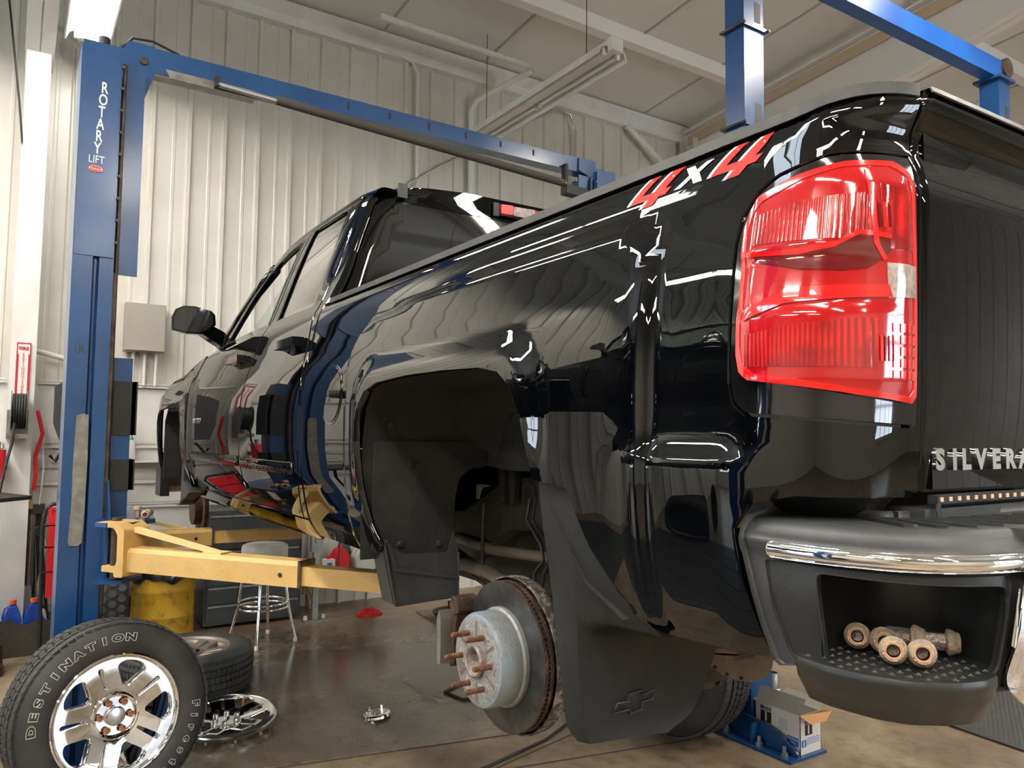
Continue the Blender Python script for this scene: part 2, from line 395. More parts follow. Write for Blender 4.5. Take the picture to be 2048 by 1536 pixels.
# floor: sealed concrete, damp in the middle of the bay
def floor_material():
    m = bpy.data.materials.new('sealed_concrete'); m.use_nodes = True; nt = m.node_tree; b = nt.nodes['Principled BSDF']; L = nt.links.new
    tc = nt.nodes.new('ShaderNodeTexCoord')
    def noise(sc, det=8, ro=.6):
        n = nt.nodes.new('ShaderNodeTexNoise'); n.inputs['Scale'].default_value = sc; n.inputs['Detail'].default_value = det; n.inputs['Roughness'].default_value = ro
        L(tc.outputs['Object'], n.inputs['Vector']); return n
    def ramp(src, stops):
        r = nt.nodes.new('ShaderNodeValToRGB'); L(src, r.inputs[0]); e = r.color_ramp.elements
        e[0].position, e[0].color = stops[0][0], (*stops[0][1], 1); e[1].position, e[1].color = stops[-1][0], (*stops[-1][1], 1)
        for p, c in stops[1:-1]:
            q = e.new(p); q.color = (*c, 1)
        return r
    def math_(op, a, bb, clamp=False):
        n = nt.nodes.new('ShaderNodeMath'); n.operation = op; n.use_clamp = clamp
        for i, v in enumerate((a, bb)):
            if isinstance(v, (int, float)): n.inputs[i].default_value = v
            else: L(v, n.inputs[i])
        return n.outputs[0]
    n1 = noise(1.3, 10, .65); n2 = noise(9, 8, .7); n3 = noise(60, 3, .6)
    base = ramp(n1.outputs['Fac'], [(.30, (.11, .075, .045)), (.44, (.20, .145, .09)), (.58, (.30, .23, .15)), (.75, (.40, .335, .245))])
    fine = ramp(n2.outputs['Fac'], [(.34, (.48, .44, .40)), (.50, (.92, .91, .90)), (.7, (1.15, 1.15, 1.15))])
    mul = nt.nodes.new('ShaderNodeMix'); mul.data_type = 'RGBA'; mul.blend_type = 'MULTIPLY'; mul.inputs[0].default_value = 1
    L(base.outputs[0], mul.inputs[6]); L(fine.outputs[0], mul.inputs[7])
    # wet patch: an irregular blob on the floor round (3.0, 0.1)
    sx = nt.nodes.new('ShaderNodeSeparateXYZ'); L(tc.outputs['Object'], sx.inputs[0])
    dx = math_('MULTIPLY', math_('SUBTRACT', sx.outputs[0], 3.15), 0.80); dy = math_('MULTIPLY', math_('SUBTRACT', sx.outputs[1], 0.05), 0.80)
    d = math_('SQRT', math_('ADD', math_('POWER', dx, 2.0), math_('POWER', dy, 2.0)), 0)
    d2 = math_('ADD', d, math_('MULTIPLY', math_('SUBTRACT', n1.outputs['Fac'], .5), 1.5))
    front = math_('SUBTRACT', sx.outputs[0], math_('ADD', math_('MULTIPLY', sx.outputs[1], 0.2), 2.06))
    cut = nt.nodes.new('ShaderNodeMapRange'); L(front, cut.inputs[0]); cut.inputs[1].default_value = -.02; cut.inputs[2].default_value = .04
    wet = nt.nodes.new('ShaderNodeMapRange'); L(d2, wet.inputs[0]); wet.inputs[1].default_value = 1.75; wet.inputs[2].default_value = .75
    wetm = math_('MULTIPLY', wet.outputs[0], cut.outputs[0])
    dark = nt.nodes.new('ShaderNodeMix'); dark.data_type = 'RGBA'; L(wetm, dark.inputs[0]); L(mul.outputs[2], dark.inputs[6]); dark.inputs[7].default_value = (.050, .042, .036, 1)
    fac = math_('MULTIPLY', wetm, .74); L(fac, dark.inputs[0])
    L(dark.outputs[2], b.inputs['Base Color'])
    ro = nt.nodes.new('ShaderNodeMapRange'); L(wetm, ro.inputs[0]); ro.inputs[3].default_value = .42; ro.inputs[4].default_value = .17
    L(math_('ADD', ro.outputs[0], math_('MULTIPLY', math_('SUBTRACT', n2.outputs['Fac'], .5), .3)), b.inputs['Roughness'])
    bp = nt.nodes.new('ShaderNodeBump'); bp.inputs['Strength'].default_value = .12; bp.inputs['Distance'].default_value = .005
    L(math_('ADD', n2.outputs['Fac'], math_('MULTIPLY', n3.outputs['Fac'], .5)), bp.inputs['Height']); L(bp.outputs[0], b.inputs['Normal'])
    return m
M_FLOOR = floor_material()
bm = NB(); box(bm, XB, WX+.2, YR, YL, -.1, 0); struct(fin('floor', bm, M_FLOOR, smooth=0))
# saw-cut joints, laid as thin dark seams let into the slab
bm = NB()
M_SEAM = mat('floor_seam', (.05, .04, .03), .8)
for a, b in (((2.25, .95), (1.93, -.62)), ((1.585, -.29), (1.38, -1.30)), ((1.60, -.10), (1.78, -.80))):
    a = Vector((*a, 0)); b = Vector((*b, 0)); d = (b-a).normalized(); n = Vector((-d.y, d.x, 0))*.006
    vs = [bm.verts.new((p.x, p.y, .0012)) for p in (a-n, b-n, b+n, a+n)]; bm.faces.new(vs)
struct(fin('trim_1', bm, M_SEAM, smooth=0))
# ribbed front wall
def ribbed(x_or_y0, y1, z0, z1, pitch=.3048, base=0.0, rib=.032):
    """profile points along the wall"""
    pts = []; y = x_or_y0
    while y < y1:
        pts += [(y, 0), (y+.012, rib), (y+.042, rib), (y+.054, 0), (y+.135, 0), (y+.142, rib*.16), (y+.162, rib*.16), (y+.169, 0)]
        y += pitch
    pts.append((y1, 0)); return [p for p in pts if p[0] <= y1]
def ribwall(name, prof, fn, z0, z1f):
    bm = NB(); nz = 6
    cols = []
    for a, h in prof:
        col = []
        zt = z1f(a)
        for k in range(nz+1):
            z = z0+(zt-z0)*k/nz
            col.append(bm.verts.new(fn(a, h, z)))
        cols.append(col)
    for i in range(len(cols)-1):
        for k in range(nz): bm.faces.new((cols[i][k], cols[i+1][k], cols[i+1][k+1], cols[i][k+1]))
    return bm
prof = ribbed(-13.42, YL, 0, 6)
bm = ribwall('wall_front', prof, lambda a, h, z: Vector((WX-h, a, z)), 0, lambda a: 5.86)
struct(fin('wall_front', bm, M_WALL, smooth=0, norm=False))
# right wall, left wall, back wall
prof = ribbed(XB, WX, 0, 6)
bm = ribwall('wall_right', prof, lambda a, h, z: Vector((a, YR+h, z)), 0, roof_z); struct(fin('wall_right', bm, M_WALL, smooth=0, norm=False))
prof = ribbed(XB, WX, 0, 6, pitch=.9144)
bm = ribwall('wall_left', prof, lambda a, h, z: Vector((a, YL-h*.5, z)), 0, roof_z); struct(fin('wall_left', bm, M_WALL, smooth=0, norm=False))
prof = ribbed(YR, YL, 0, 6)
bm = ribwall('wall_back', prof, lambda a, h, z: Vector((XB+h, a, z)), 0, lambda a: roof_z(XB)); struct(fin('wall_back', bm, M_WALL, smooth=0, norm=False))
# ceiling liner
bm = NB(); vs = [bm.verts.new(p) for p in ((WX+.1, YR, roof_z(WX+.1)), (WX+.1, YL, roof_z(WX+.1)), (XB, YL, roof_z(XB)), (XB, YR, roof_z(XB)))]
bm.faces.new(vs); g = bmesh.ops.extrude_face_region(bm, geom=bm.faces[:]); bmesh.ops.translate(bm, verts=[v for v in g['geom'] if isinstance(v, bmesh.types.BMVert)], vec=(0, 0, .08))
struct(fin('ceiling', bm, M_CEIL, smooth=0))
# purlins under the liner (run along y), seams, eave trim
bm = NB()
for x in (4.35, 2.55, .85, -.9, -2.7, -4.5, -6.3, -8.0):
    z = roof_z(x); prism(bm, [(x-.085, z+.01), (x-.06, z-.13), (x+.06, z-.13), (x+.085, z+.01)], YR, YL, 'y')
struct(fin('trim_2', bm, M_CEILBEAM, smooth=0))
bm = NB(); prism(bm, [(WX-.0, 5.60), (WX-.07, 5.62), (WX-.09, 5.70), (WX-.09, 5.84), (WX, 5.86)], YR, YL, 'y'); struct(fin('trim_3', bm, M_WHITE, smooth=0))
bm = NB()
for y in np.arange(-12.2, 7, 1.22):
    a = [(WX-.1, roof_z(WX-.1)), (XB, roof_z(XB))]
    for s_ in (0,):
        vs = [bm.verts.new(q) for q in ((WX-.1, y-.012, roof_z(WX-.1)-.008), (XB, y-.012, roof_z(XB)-.008), (XB, y+.012, roof_z(XB)-.008), (WX-.1, y+.012, roof_z(WX-.1)-.008))]
        bm.faces.new(vs)
struct(fin('trim_4', bm, mat('liner_seam', (.50, .49, .465), .7), smooth=0))
# steel frames: column against the wall with a haunched rafter
def frame(y, name, cols=True):
    bm = NB()
    def plate(p, t=.012):   # vertical web polygon in x,z at y
        prism(bm, p, y-t/2, y+t/2, 'y')
    xs = [WX-.12, 3.6, 0.0, -4.0, XB]; dep = [1.15, .78, .45, .55, .6]
    top = [(x, roof_z(x)-.14) for x in xs]; bot = [(x, roof_z(x)-.14-d) for x, d in zip(xs, dep)]
    plate(top+bot[::-1])
    for seq, sg in ((top, 1), (bot, -1)):
        for (xa, za), (xb, zb) in zip(seq[:-1], seq[1:]):
            vs = []
            for yy in (y-.10, y+.10):
                for t in (0, -.014*sg):
                    vs += [bm.verts.new((xa, yy, za+t)), bm.verts.new((xb, yy, zb+t))]
            bm.faces.new((vs[0], vs[1], vs[5], vs[4])); bm.faces.new((vs[2], vs[3], vs[7], vs[6]))
            bm.faces.new((vs[0], vs[2], vs[3], vs[1])); bm.faces.new((vs[4], vs[5], vs[7], vs[6]))
    struct(fin(name, bm, M_CEILBEAM, smooth=0))
frame(-5.62, 'trim_5'); frame(1.81, 'trim_6')
bm = NB()   # bare tan strip along the rafter
prism(bm, [(WX-.15, roof_z(WX)-.18), (XB, roof_z(XB)-.18), (XB, roof_z(XB)-.30), (WX-.15, roof_z(WX)-.30)], -5.60, -5.585, 'y'); struct(fin('trim_7', bm, M_TANSTRIP, smooth=0))
def icol(y, name, x=WX-.2, wdt=.17):
    bm = NB()
    box(bm, x-.14, x-.128, y-wdt/2, y+wdt/2, 0, 5.6); box(bm, x+.1, x+.112, y-wdt/2, y+wdt/2, 0, 5.6); box(bm, x-.13, x+.1, y-.005, y+.005, 0, 5.6)
    box(bm, x-.2, x+.15, y-wdt/2-.03, y+wdt/2+.03, 0, .02)
    struct(fin(name, bm, M_WHITE, smooth=0))
icol(1.815, 'trim_8'); icol(-5.62, 'trim_9', wdt=.24)
# horizontal girts and lower panelling on the front wall
bm = NB()
for z, h in ((2.04, .035), (1.53, .05), (1.37, .05), (1.23, .05), (1.02, .04)):
    for y0, y1 in ((-3.6, 1.70), (1.92, 3.4)):
        box(bm, WX-.075, WX-.03, y0, y1, z-h/2, z+h/2)
        box(bm, WX-.085, WX-.03, y0, y1, z+h/2-.012, z+h/2)
struct(fin('trim_10', bm, M_WHITE, smooth=0))
bm = NB(); box(bm, WX-.04, WX-.033, .20, 3.3, .25, 2.02); struct(fin('trim_11', bm, M_WHITE, smooth=0))
# glazed sectional doors: behind the camera on the left wall, and on the back wall (daylight)
M_DAY = mat('daylit_pane', (.8, .9, 1), .5, emit=(.78, .89, 1.0), estr=WINDOW_STRENGTH)
def glazed_door(name, kind, c0, c1, z0, z1, nx, nz):
    bm = NB(); t = .05; P = NB()
    W = (c1-c0)/nx; H = (z1-z0)/nz
    for i in range(nx+1):
        c = c0+W*i
        if kind == 'left': box(bm, c-.04, c+.04, YL-.10, YL-.02, z0, z1)
        else: box(bm, XB+.02, XB+.10, c-.04, c+.04, z0, z1)
    for k in range(nz+1):
        z = z0+H*k
        if kind == 'left': box(bm, c0, c1, YL-.10, YL-.02, z-.04, z+.04)
        else: box(bm, XB+.02, XB+.10, c0, c1, z-.04, z+.04)
    o = fin(name, bm, M_WHITE, smooth=0); struct(o)
    for i in range(nx):
        for k in range(1 if z0 == 0 else 0, nz):
            bmp = NB(); a, b = c0+W*i+.04, c0+W*(i+1)-.04; z_a, z_b = z0+H*k+.04, z0+H*(k+1)-.04
            if kind == 'left': box(bmp, a, b, YL-.065, YL-.055, z_a, z_b)
            else: box(bmp, XB+.055, XB+.065, a, b, z_a, z_b)
            fin('pane', bmp, M_DAY, o, smooth=0)
glazed_door('door_1', 'left', 1.0, 4.6, .0, 4.4, 4, 6)
glazed_door('door_2', 'back', -8.0, -4.0, .0, 4.2, 4, 6)
# translucent skylight let into the liner over the neighbouring bay
bm = NB()
for i in range(4):
    x = -.3+i*.60
    box(bm, x-.03, x+.03, 4.2, 5.9, roof_z(x)-.05, roof_z(x)+.01)
struct(fin('window_1', bm, M_WHITE, smooth=0)); wo = bpy.data.objects['window_1']
for i in range(3):
    x0, x1 = -.27+i*.60, -.27+i*.60+.54
    bm = NB(); vs = [bm.verts.new(p) for p in ((x0, 4.22, roof_z(x0)-.02), (x1, 4.22, roof_z(x1)-.02), (x1, 5.88, roof_z(x1)-.02), (x0, 5.88, roof_z(x0)-.02))]; bm.faces.new(vs[::-1]); fin('pane', bm, M_DAY, wo, smooth=0)

# ================================================================== LIGHT FITTINGS
def fixture(x0, x1, y, z, label, lit=True, group=None, tubes=2, tr=.018):
    t = thing('strip_light', label, 'light fitting', ((x0+x1)/2, y, z+.2), 0, group)
    bm = NB()   # folded reflector: outline in (y,z)
    w_ = .16
    pr = [(-w_, -.02), (-w_+.03, .06), (-.06, .085), (-.06, .12), (.06, .12), (.06, .085), (w_-.03, .06), (w_, -.02), (w_-.012, -.018), (w_-.04, .05), (.05, .072), (-.05, .072), (-w_+.04, .05), (-w_+.012, -.018)]
    prism(bm, [(y+a, z+b) for a, b in pr], x0, x1, 'x'); fin('reflector', bm, M_WHITE, t, smooth=0)
    bm = NB(); box(bm, x0+.01, x1-.01, y-.035, y+.035, z+.03, z+.075); fin('ballast_cover', bm, M_WHITE, t, smooth=0, bevel=.004)
    for s_ in ((-1, 1) if tubes == 2 else (0,)):
        bm = NB(); n = 2; L = (x1-x0)/n
        for k in range(n): cyl(bm, (x0+L*k+.05, y+s_*.075, z+.02), (x0+L*(k+1)-.05, y+s_*.075, z+.02), tr, 12)
        fin('tube', bm, (M_TUBE if lit == 1 else M_TUBEDIM) if lit else M_WHITEPL, t, smooth=60)
        for k in range(2*n):
            xe = x0+L*(k//2)+(.03 if k % 2 == 0 else L-.03)
            bm = NB(); box(bm, xe-.012, xe+.012, y+s_*.075-.018, y+s_*.075+.018, z-.005, z+.06); fin('lampholder', bm, M_WHITEPL, t, smooth=0, bevel=.004)
    for xe, sg in ((x0, -1), (x1, 1)):
        bm = NB(); box(bm, min(xe, xe+sg*.06), max(xe, xe+sg*.06), y-.06, y+.06, z+.02, z+.13); fin('end_cap', bm, M_WHITEPL, t, smooth=0, bevel=.012)
    for xe in (x0+.35, x1-.35):
        bm = NB(); cyl(bm, (xe, y, z+.11), (xe, y, roof_z(xe)-.02), .004, 6); fin('suspension_wire', bm, M_BLACK, t)
    return t
fixture(3.06, 5.44, -2.18, 4.80, 'unlit white strip light hanging above the far lift crossbar, tubes switched off', lit=False)
fixture(2.85, 5.15, 1.50, 4.74, 'lit fluorescent strip light hanging above the lift column with the vertical lettering', lit=2)
PLACE = {3.3: 'in the row left of the truck', 5.75: 'over the neighbouring bay', -3.3: 'right of the truck bed', .7: 'behind the tailgate', -7.5: 'past the tall lift posts', 8.6: 'by the glazed door'}
ORD = ['nearest the front wall', 'next behind it', 'third from the front wall', 'furthest back']
for (y, xs) in ((3.3, (3.6, .4, -2.8, -6.0)), (5.75, (3.9, -3.4)), (-3.3, (-.6, -4.4)), (-7.5, (1.2, -2.6)), (.7, (-4.2, -8.0)), (8.6, (1.6, -2.4, -6.4))):
    for k, x in enumerate(xs):
        fixture(x-1.2, x+1.2, y, 4.80 if x > 0 else 4.95, 'lit strip light %s, %s' % (PLACE[y], ORD[k]), True, 'lit strip lights outside the frame', tr=.027)

# ================================================================== PICKUP TRUCK
T = thing('pickup_truck', 'black four door pickup truck raised on the lift with its rear wheel removed', 'truck', (1.7, 0, 1.27))
KY = [(1.24, .905), (1.27, .922), (1.30, .944), (1.34, .966), (1.43, .988), (1.5, .998), (1.6, 1.003), (1.72, 1.004), (1.80, 1.001), (1.87, .993), (1.94, .979), (2.0, .966), (2.06, .953), (2.09, .944), (2.108, .932), (2.120, .916), (2.128, .895)]
def Y0(z): return interp(KY, z)
def sdbox(x, y, cx, cy, hx, hy, r):
    qx, qy = abs(x-cx)-hx+r, abs(y-cy)-hy+r
    return math.hypot(max(qx, 0), max(qy, 0))+min(max(qx, qy), 0)-r
def arch_bump(s, z, cx, sg=1):
    # squared outer flare plus the lip band round the opening
    top = 2.035 - (.055*sstep(-.2, .7, (s-cx)) if cx < 1 else 0) if cx < 1 else 2.0
    d1 = sdbox(s, z, cx-.085 if cx < 1 else cx, (top+1.0)/2, .675 if cx < 1 else .60, (top-1.0)/2, .14)
    d2 = sdbox(s, z, cx, 1.40, .505, .475, .17)
    return .026*(1-sstep(-.030, .012, d1)) + .020*(1-sstep(-.085, .006, d2))*sstep(1.38, 1.66, z)
def ledge(s, z):
    # horizontal scallop behind the rear arch
    m = sstep(-.66, -.80, s)*(1-sstep(-.90, -.99, s))
    return .016*m*(1-sstep(1.598, 1.642, z)) - .004*m*sstep(1.64, 1.70, z)*(1-sstep(1.85, 1.95, z))
# plan curve of the bed: straight side, then round the corner to the tailgate
PL = [(-.90, 1.0040), (-.95, 1.0030), (-1.0, .992), (-1.04, .972), (-1.07, .943), (-1.09, .905), (-1.10, .860), (-1.104, .80), (-1.108, .70)]
_al = [0.0]
for a, b in zip(PL[:-1], PL[1:]): _al.append(_al[-1]+math.dist(a, b))
TX = [(l, p[0]) for l, p in zip(_al, PL)]; TY = [(l, p[1]) for l, p in zip(_al, PL)]
UEND = -.90-_al[7]+.010           # u of the tailgate gap
TAILP = [(1.54, .018), (1.60, .012), (1.70, .005), (1.80, .001), (1.92, -.002), (1.99, -.003), (2.03, .004), (2.065, .014), (2.088, .012), (2.105, .002), (2.12, -.007), (2.145, -.006), (2.152, .004), (2.156, .016)]
def side(u, z, sg=1, cab=False):
    if u >= -.90:
        x, y, nx, ny = u, 1.004, 0.0, 1.0; w_ = 0
    else:
        l = -.90-u; x, y = interp(TX, l), interp(TY, l)
        e = .004; dx = interp(TX, l+e)-interp(TX, l-e); dy = interp(TY, l+e)-interp(TY, l-e)
        q = math.hypot(dx, dy) or 1; nx, ny = dy/q, -dx/q
        w_ = sstep(.04, .34, l)
    d = (Y0(z)-1.004)
    if w_: d = lerp(d, -interp(TAILP, z), w_)
    s = u
    b = 0
    if not cab: b = arch_bump(s, z, 0.0)
    else: b = arch_bump(s, z, 3.63)*.8
    d += b*(1-sstep(1.99, 2.06, z)) + ledge(s, z)*(1-w_)
    if s > 3.9: d -= .10*((s-3.9)/.8)**2
    return Vector((x-nx*d*-1 if False else x+nx*d, (y+ny*d)*sg, z))
M_GAP = M_BLACK
def bed(sg):
    S = lambda u, z: side(u, z, sg)
    g = lambda o: [p for p in o]
    out = [(1.035, 1.275), (1.037, 2.127), (-1.046, 2.128), (-1.087, 2.133), (-1.126, 2.139), (-1.172, 2.145), (UEND, 2.150), (UEND, 1.56), (-1.02, 1.562), (-.955, 1.548), (-.932, 1.51), (-.938, 1.44), (-.955, 1.37), (-.968, 1.333),
           (-.86, 1.326), (-.765, 1.321), (-.70, 1.352), (-.615, 1.445), (-.560, 1.545), (-.462, 1.556), (-.435, 1.68), (-.405, 1.735), (-.35, 1.772), (-.27, 1.786), (-.10, 1.791), (.10, 1.791), (.28, 1.782), (.36, 1.762), (.415, 1.71), (.44, 1.62), (.435, 1.48), (.415, 1.38), (.385, 1.315), (.40, 1.305), (.52, 1.272)]
    lamp = rounded([(-.915, 1.69), (-.915, 1.985), (UEND-.02, 2.065), (UEND-.02, 1.645)], [.035, .07, .0, .0])
    lamp = [(-.945, 1.672), (-.922, 1.69), (-.915, 1.72), (-.915, 1.93), (-.922, 1.975), (-.945, 2.008), (-.99, 2.028), (-1.08, 2.045), (UEND+.004, 2.050), (UEND+.004, 1.655), (-1.10, 1.660)]
    o = panel('bed_side', out, S, M_PAINT, T, holes=[lamp], step=.022, thick=.02, flip=(sg > 0))
    # lamp housing, lens and its compartments
    hs = [(-.948, 1.677), (-.926, 1.694), (-.920, 1.722), (-.920, 1.93), (-.927, 1.972), (-.949, 2.003), (-.992, 2.023), (-1.08, 2.040), (UEND+.008, 2.045), (UEND+.008, 1.660), (-1.10, 1.665)]
    off = lambda k: (lambda u, z: side(u, z, sg)+nrm(u, z)*k)
    def nrm(u, z):
        e = .003; n = (side(u+e, z, 1)-side(u-e, z, 1)).cross(side(u, z+e, 1)-side(u, z-e, 1)).normalized()
        n = -n if n.y < 0 or (abs(n.y) < .3 and n.x > 0) else n
        return Vector((n.x, n.y*sg, n.z))
    lens = [(-.962, 1.722), (-.945, 1.735), (-.938, 1.76), (-.936, 1.945), (-.944, 1.972), (-.965, 1.990), (-1.03, 2.012), (-1.10, 2.024), (-1.17, 2.026), (UEND+.030, 2.012), (UEND+.024, 1.99), (UEND+.024, 1.70), (UEND+.034, 1.690), (-1.10, 1.700)]
    lampo = panel('tail_lamp', hs, off(-.002), M_GLOSSBLK, T, holes=[lens], step=.012, thick=.05, flip=(sg > 0))
    def lensurf(u, z):
        k = .011
        du = min(u-(UEND+.024), -.936-u); dz = min(z-1.70, 2.02-z)
        k *= sstep(-.002, .030, du)*sstep(-.02, .03, dz)*.6+.4
        # recessed wedge in the middle of the side part
        m = sstep(-1.175, -1.10, u)
        wz = lerp(.005, .036, sstep(-1.08, -.96, u))
        k -= 0.004*m*(1-sstep(.03, .05, abs(z-1.86)))
        return side(u, z, sg)+nrm(u, z)*(k+.002)
    def sub(nm, outl, k, mt, thick=.004, step=.012):
        return panel(nm, outl, (lambda u, z: lensurf(u, z)+nrm(u, z)*k), mt, lampo, step=step, thick=thick, flip=(sg > 0))
    sub('lens', lens, 0, M_RED, .012, .008)
    lo_ = [(-.938, 1.76), (-.936, 1.945), (-.944, 1.972), (-.965, 1.990), (-1.03, 2.012), (-1.10, 2.024), (-1.17, 2.026), (UEND+.030, 2.012), (UEND+.024, 1.99), (UEND+.024, 1.70), (UEND+.034, 1.690), (-1.10, 1.700), (-.962, 1.722), (-.945, 1.735)]
    ce = (-1.08, 1.862); li_ = [(ce[0]+(a-ce[0])*(1-.008/max(.01, abs(a-ce[0]))) if abs(a-ce[0]) > .02 else a, ce[1]+(b-ce[1])*(1-.009/max(.01, abs(b-ce[1]))) if abs(b-ce[1]) > .02 else b) for a, b in lo_]
    panel('lens_border', lo_, (lambda u, z: lensurf(u, z)+nrm(u, z)*.0016), M_REDHOT, lampo, holes=[li_], step=.012, thick=.002, flip=(sg > 0))
    # upper and lower lamp chambers with vertical flutes
    for zz, h0, h1 in ((1.945, .030, .020), (1.762, .022, .030)):
        sub('reflector', [(-.957, zz-h0), (-1.125, zz-h0-.004), (-1.125, zz+h1+.012), (-1.04, zz+h1+.006), (-.957, zz+h1-.006)], .0010, M_REDRIB2, .001)
        for q in range(4): sub('bulb_chamber', [(-1.128-q*.007, zz-.016), (-1.132-q*.007, zz-.016), (-1.132-q*.007, zz+.018-.004*(q%2)), (-1.128-q*.007, zz+.018)], .0018, M_REDDK if q%2 else M_REDHOT, .001)
    # recess shade over the middle tongue painted dark red, its lit lower edge bright red
    sub('lens_band', [(-.960, 1.900), (-1.030, 1.893), (-1.075, 1.900), (-1.105, 1.916), (-1.150, 1.912), (-1.150, 1.894), (-1.118, 1.872), (-1.085, 1.868), (-1.030, 1.873), (-.975, 1.888)], .0014, M_REDDK, .001)
    sub('tongue_edge', [(-.944, 1.905), (-1.030, 1.900), (-1.078, 1.908), (-1.108, 1.924), (-1.152, 1.920), (-1.152, 1.913), (-1.108, 1.917), (-1.076, 1.900), (-1.030, 1.893), (-.952, 1.899)], .0022, M_REDHOT, .001)
    sub('tongue_shelf', [(-.950, 1.822), (-1.010, 1.846), (-1.145, 1.850), (-1.150, 1.833), (-1.010, 1.826), (-.955, 1.806)], .0024, M_REDHOT, .002)
    sub('reverse_lens', [(UEND+.082, 1.832), (UEND+.082, 1.880), (UEND+.028, 1.880), (UEND+.028, 1.836)], .002, M_CLEARLAMP, .003)
    sub('lens_divider', [(UEND+.104, 2.01), (UEND+.098, 2.01), (UEND+.094, 1.905), (UEND+.082, 1.885), (UEND+.088, 1.883), (UEND+.101, 1.905)], .0025, M_REDHOT, .003)
    for r in range(5):
        for c in range(4):
            a, b = UEND+.078-c*.013, 1.722+r*.016
            sub('facet', [(a, b), (a, b+.012), (a-.009, b+.012), (a-.009, b)], .0012, M_REDHOT, .001)
    sub('rear_reflector', [(UEND+.086, 1.90), (UEND+.086, 1.99), (UEND+.036, 1.985), (UEND+.034, 1.90)], .0012, M_REDRIB2, .001)
    # matt rail cap along the top of the bed side
    capo = [(1.01, -.004), (1.01, .012), (UEND+.01, .012), (UEND+.01, -.004)]
    def caps(u, v):
        # v from 0 (outer lower edge) over the top inwards
        c0 = interp([(-1.25, 2.132), (-1.172, 2.128), (-1.126, 2.124), (-1.087, 2.120), (-1.03, 2.116), (-.9, 2.117), (1.1, 2.117)], u); z = c0+min(v, .020)*.95; p = side(u, 2.116, sg)
        n = nrm(u, 1.75); n.z = 0; n.normalize()
        k = 0.0
        if v < .020: return Vector((p.x, p.y, z+k*v/.02))+n*.0035
        return Vector((p.x, p.y, c0+.019+k-(v-.02)*.05))+n*(.0035-(v-.02))
    panel('rail_cap', [(1.0, 0), (1.0, .075), (UEND+.09, .075), (UEND+.006, .075), (UEND+.006, 0)], caps, M_PLASTIC, T, step=.02, vstep=.012, thick=.004, flip=(sg > 0))
    # inner wall of the bed
    bm = NB(); box(bm, -1.04, 1.03, sg*.86-.01, sg*.86+.01, 1.83, 2.11); fin('bed_inner_wall', bm, M_PAINT, T, smooth=0)
def panel_me(outl, surf, m, flip, thick, step=.02): return ('P', outl, surf, m, flip, thick, step)
def thing_part(name, spec): return panel(name, spec[1], spec[2], spec[3], T, step=spec[6], thick=spec[5], flip=spec[4])
def ribmat(name, c, sc, strength, c2):
    m = mat(name, c, .11, coat=1.0, spec=.6); nt = m.node_tree; b = nt.nodes['Principled BSDF']
    tc = nt.nodes.new('ShaderNodeTexCoord'); mp = nt.nodes.new('ShaderNodeMapping'); nt.links.new(tc.outputs['Object'], mp.inputs[0])
    wv = nt.nodes.new('ShaderNodeTexWave'); wv.inputs['Scale'].default_value = sc; wv.inputs['Distortion'].default_value = .6; wv.wave_profile = 'SIN'
    nt.links.new(mp.outputs[0], wv.inputs['Vector'])
    bp = nt.nodes.new('ShaderNodeBump'); bp.inputs['Strength'].default_value = strength; bp.inputs['Distance'].default_value = .002
    nt.links.new(wv.outputs['Fac'], bp.inputs['Height']); nt.links.new(bp.outputs[0], b.inputs['Normal'])
    n = nt.nodes.new('ShaderNodeTexNoise'); n.inputs['Scale'].default_value = 16; n.inputs['Detail'].default_value = 3; nt.links.new(tc.outputs['Object'], n.inputs['Vector'])
    rp = nt.nodes.new('ShaderNodeValToRGB'); e = rp.color_ramp.elements; e[0].position = .42; e[1].position = .60; e[0].color = (*c2, 1); e[1].color = (*c, 1)
    nt.links.new(n.outputs['Fac'], rp.inputs[0])
    mx = nt.nodes.new('ShaderNodeMix'); mx.data_type = 'RGBA'; nt.links.new(wv.outputs['Fac'], mx.inputs[0]); mx.inputs[6].default_value = (*c2, 1)
    nt.links.new(rp.outputs[0], mx.inputs[7]); nt.links.new(mx.outputs[2], b.inputs['Base Color'])
    return m
M_REDRIB = mat('red_lens_plain', (0.80, .006, .012), .1, c2=(.60, .003, .008), scale=12, coat=1.0, spec=.6)
M_REDRIB2 = ribmat('red_reflector_ribs', (.66, .008, .008), 55, .35, (.24, .001, .003))
for sg in (1, -1): bed(sg)
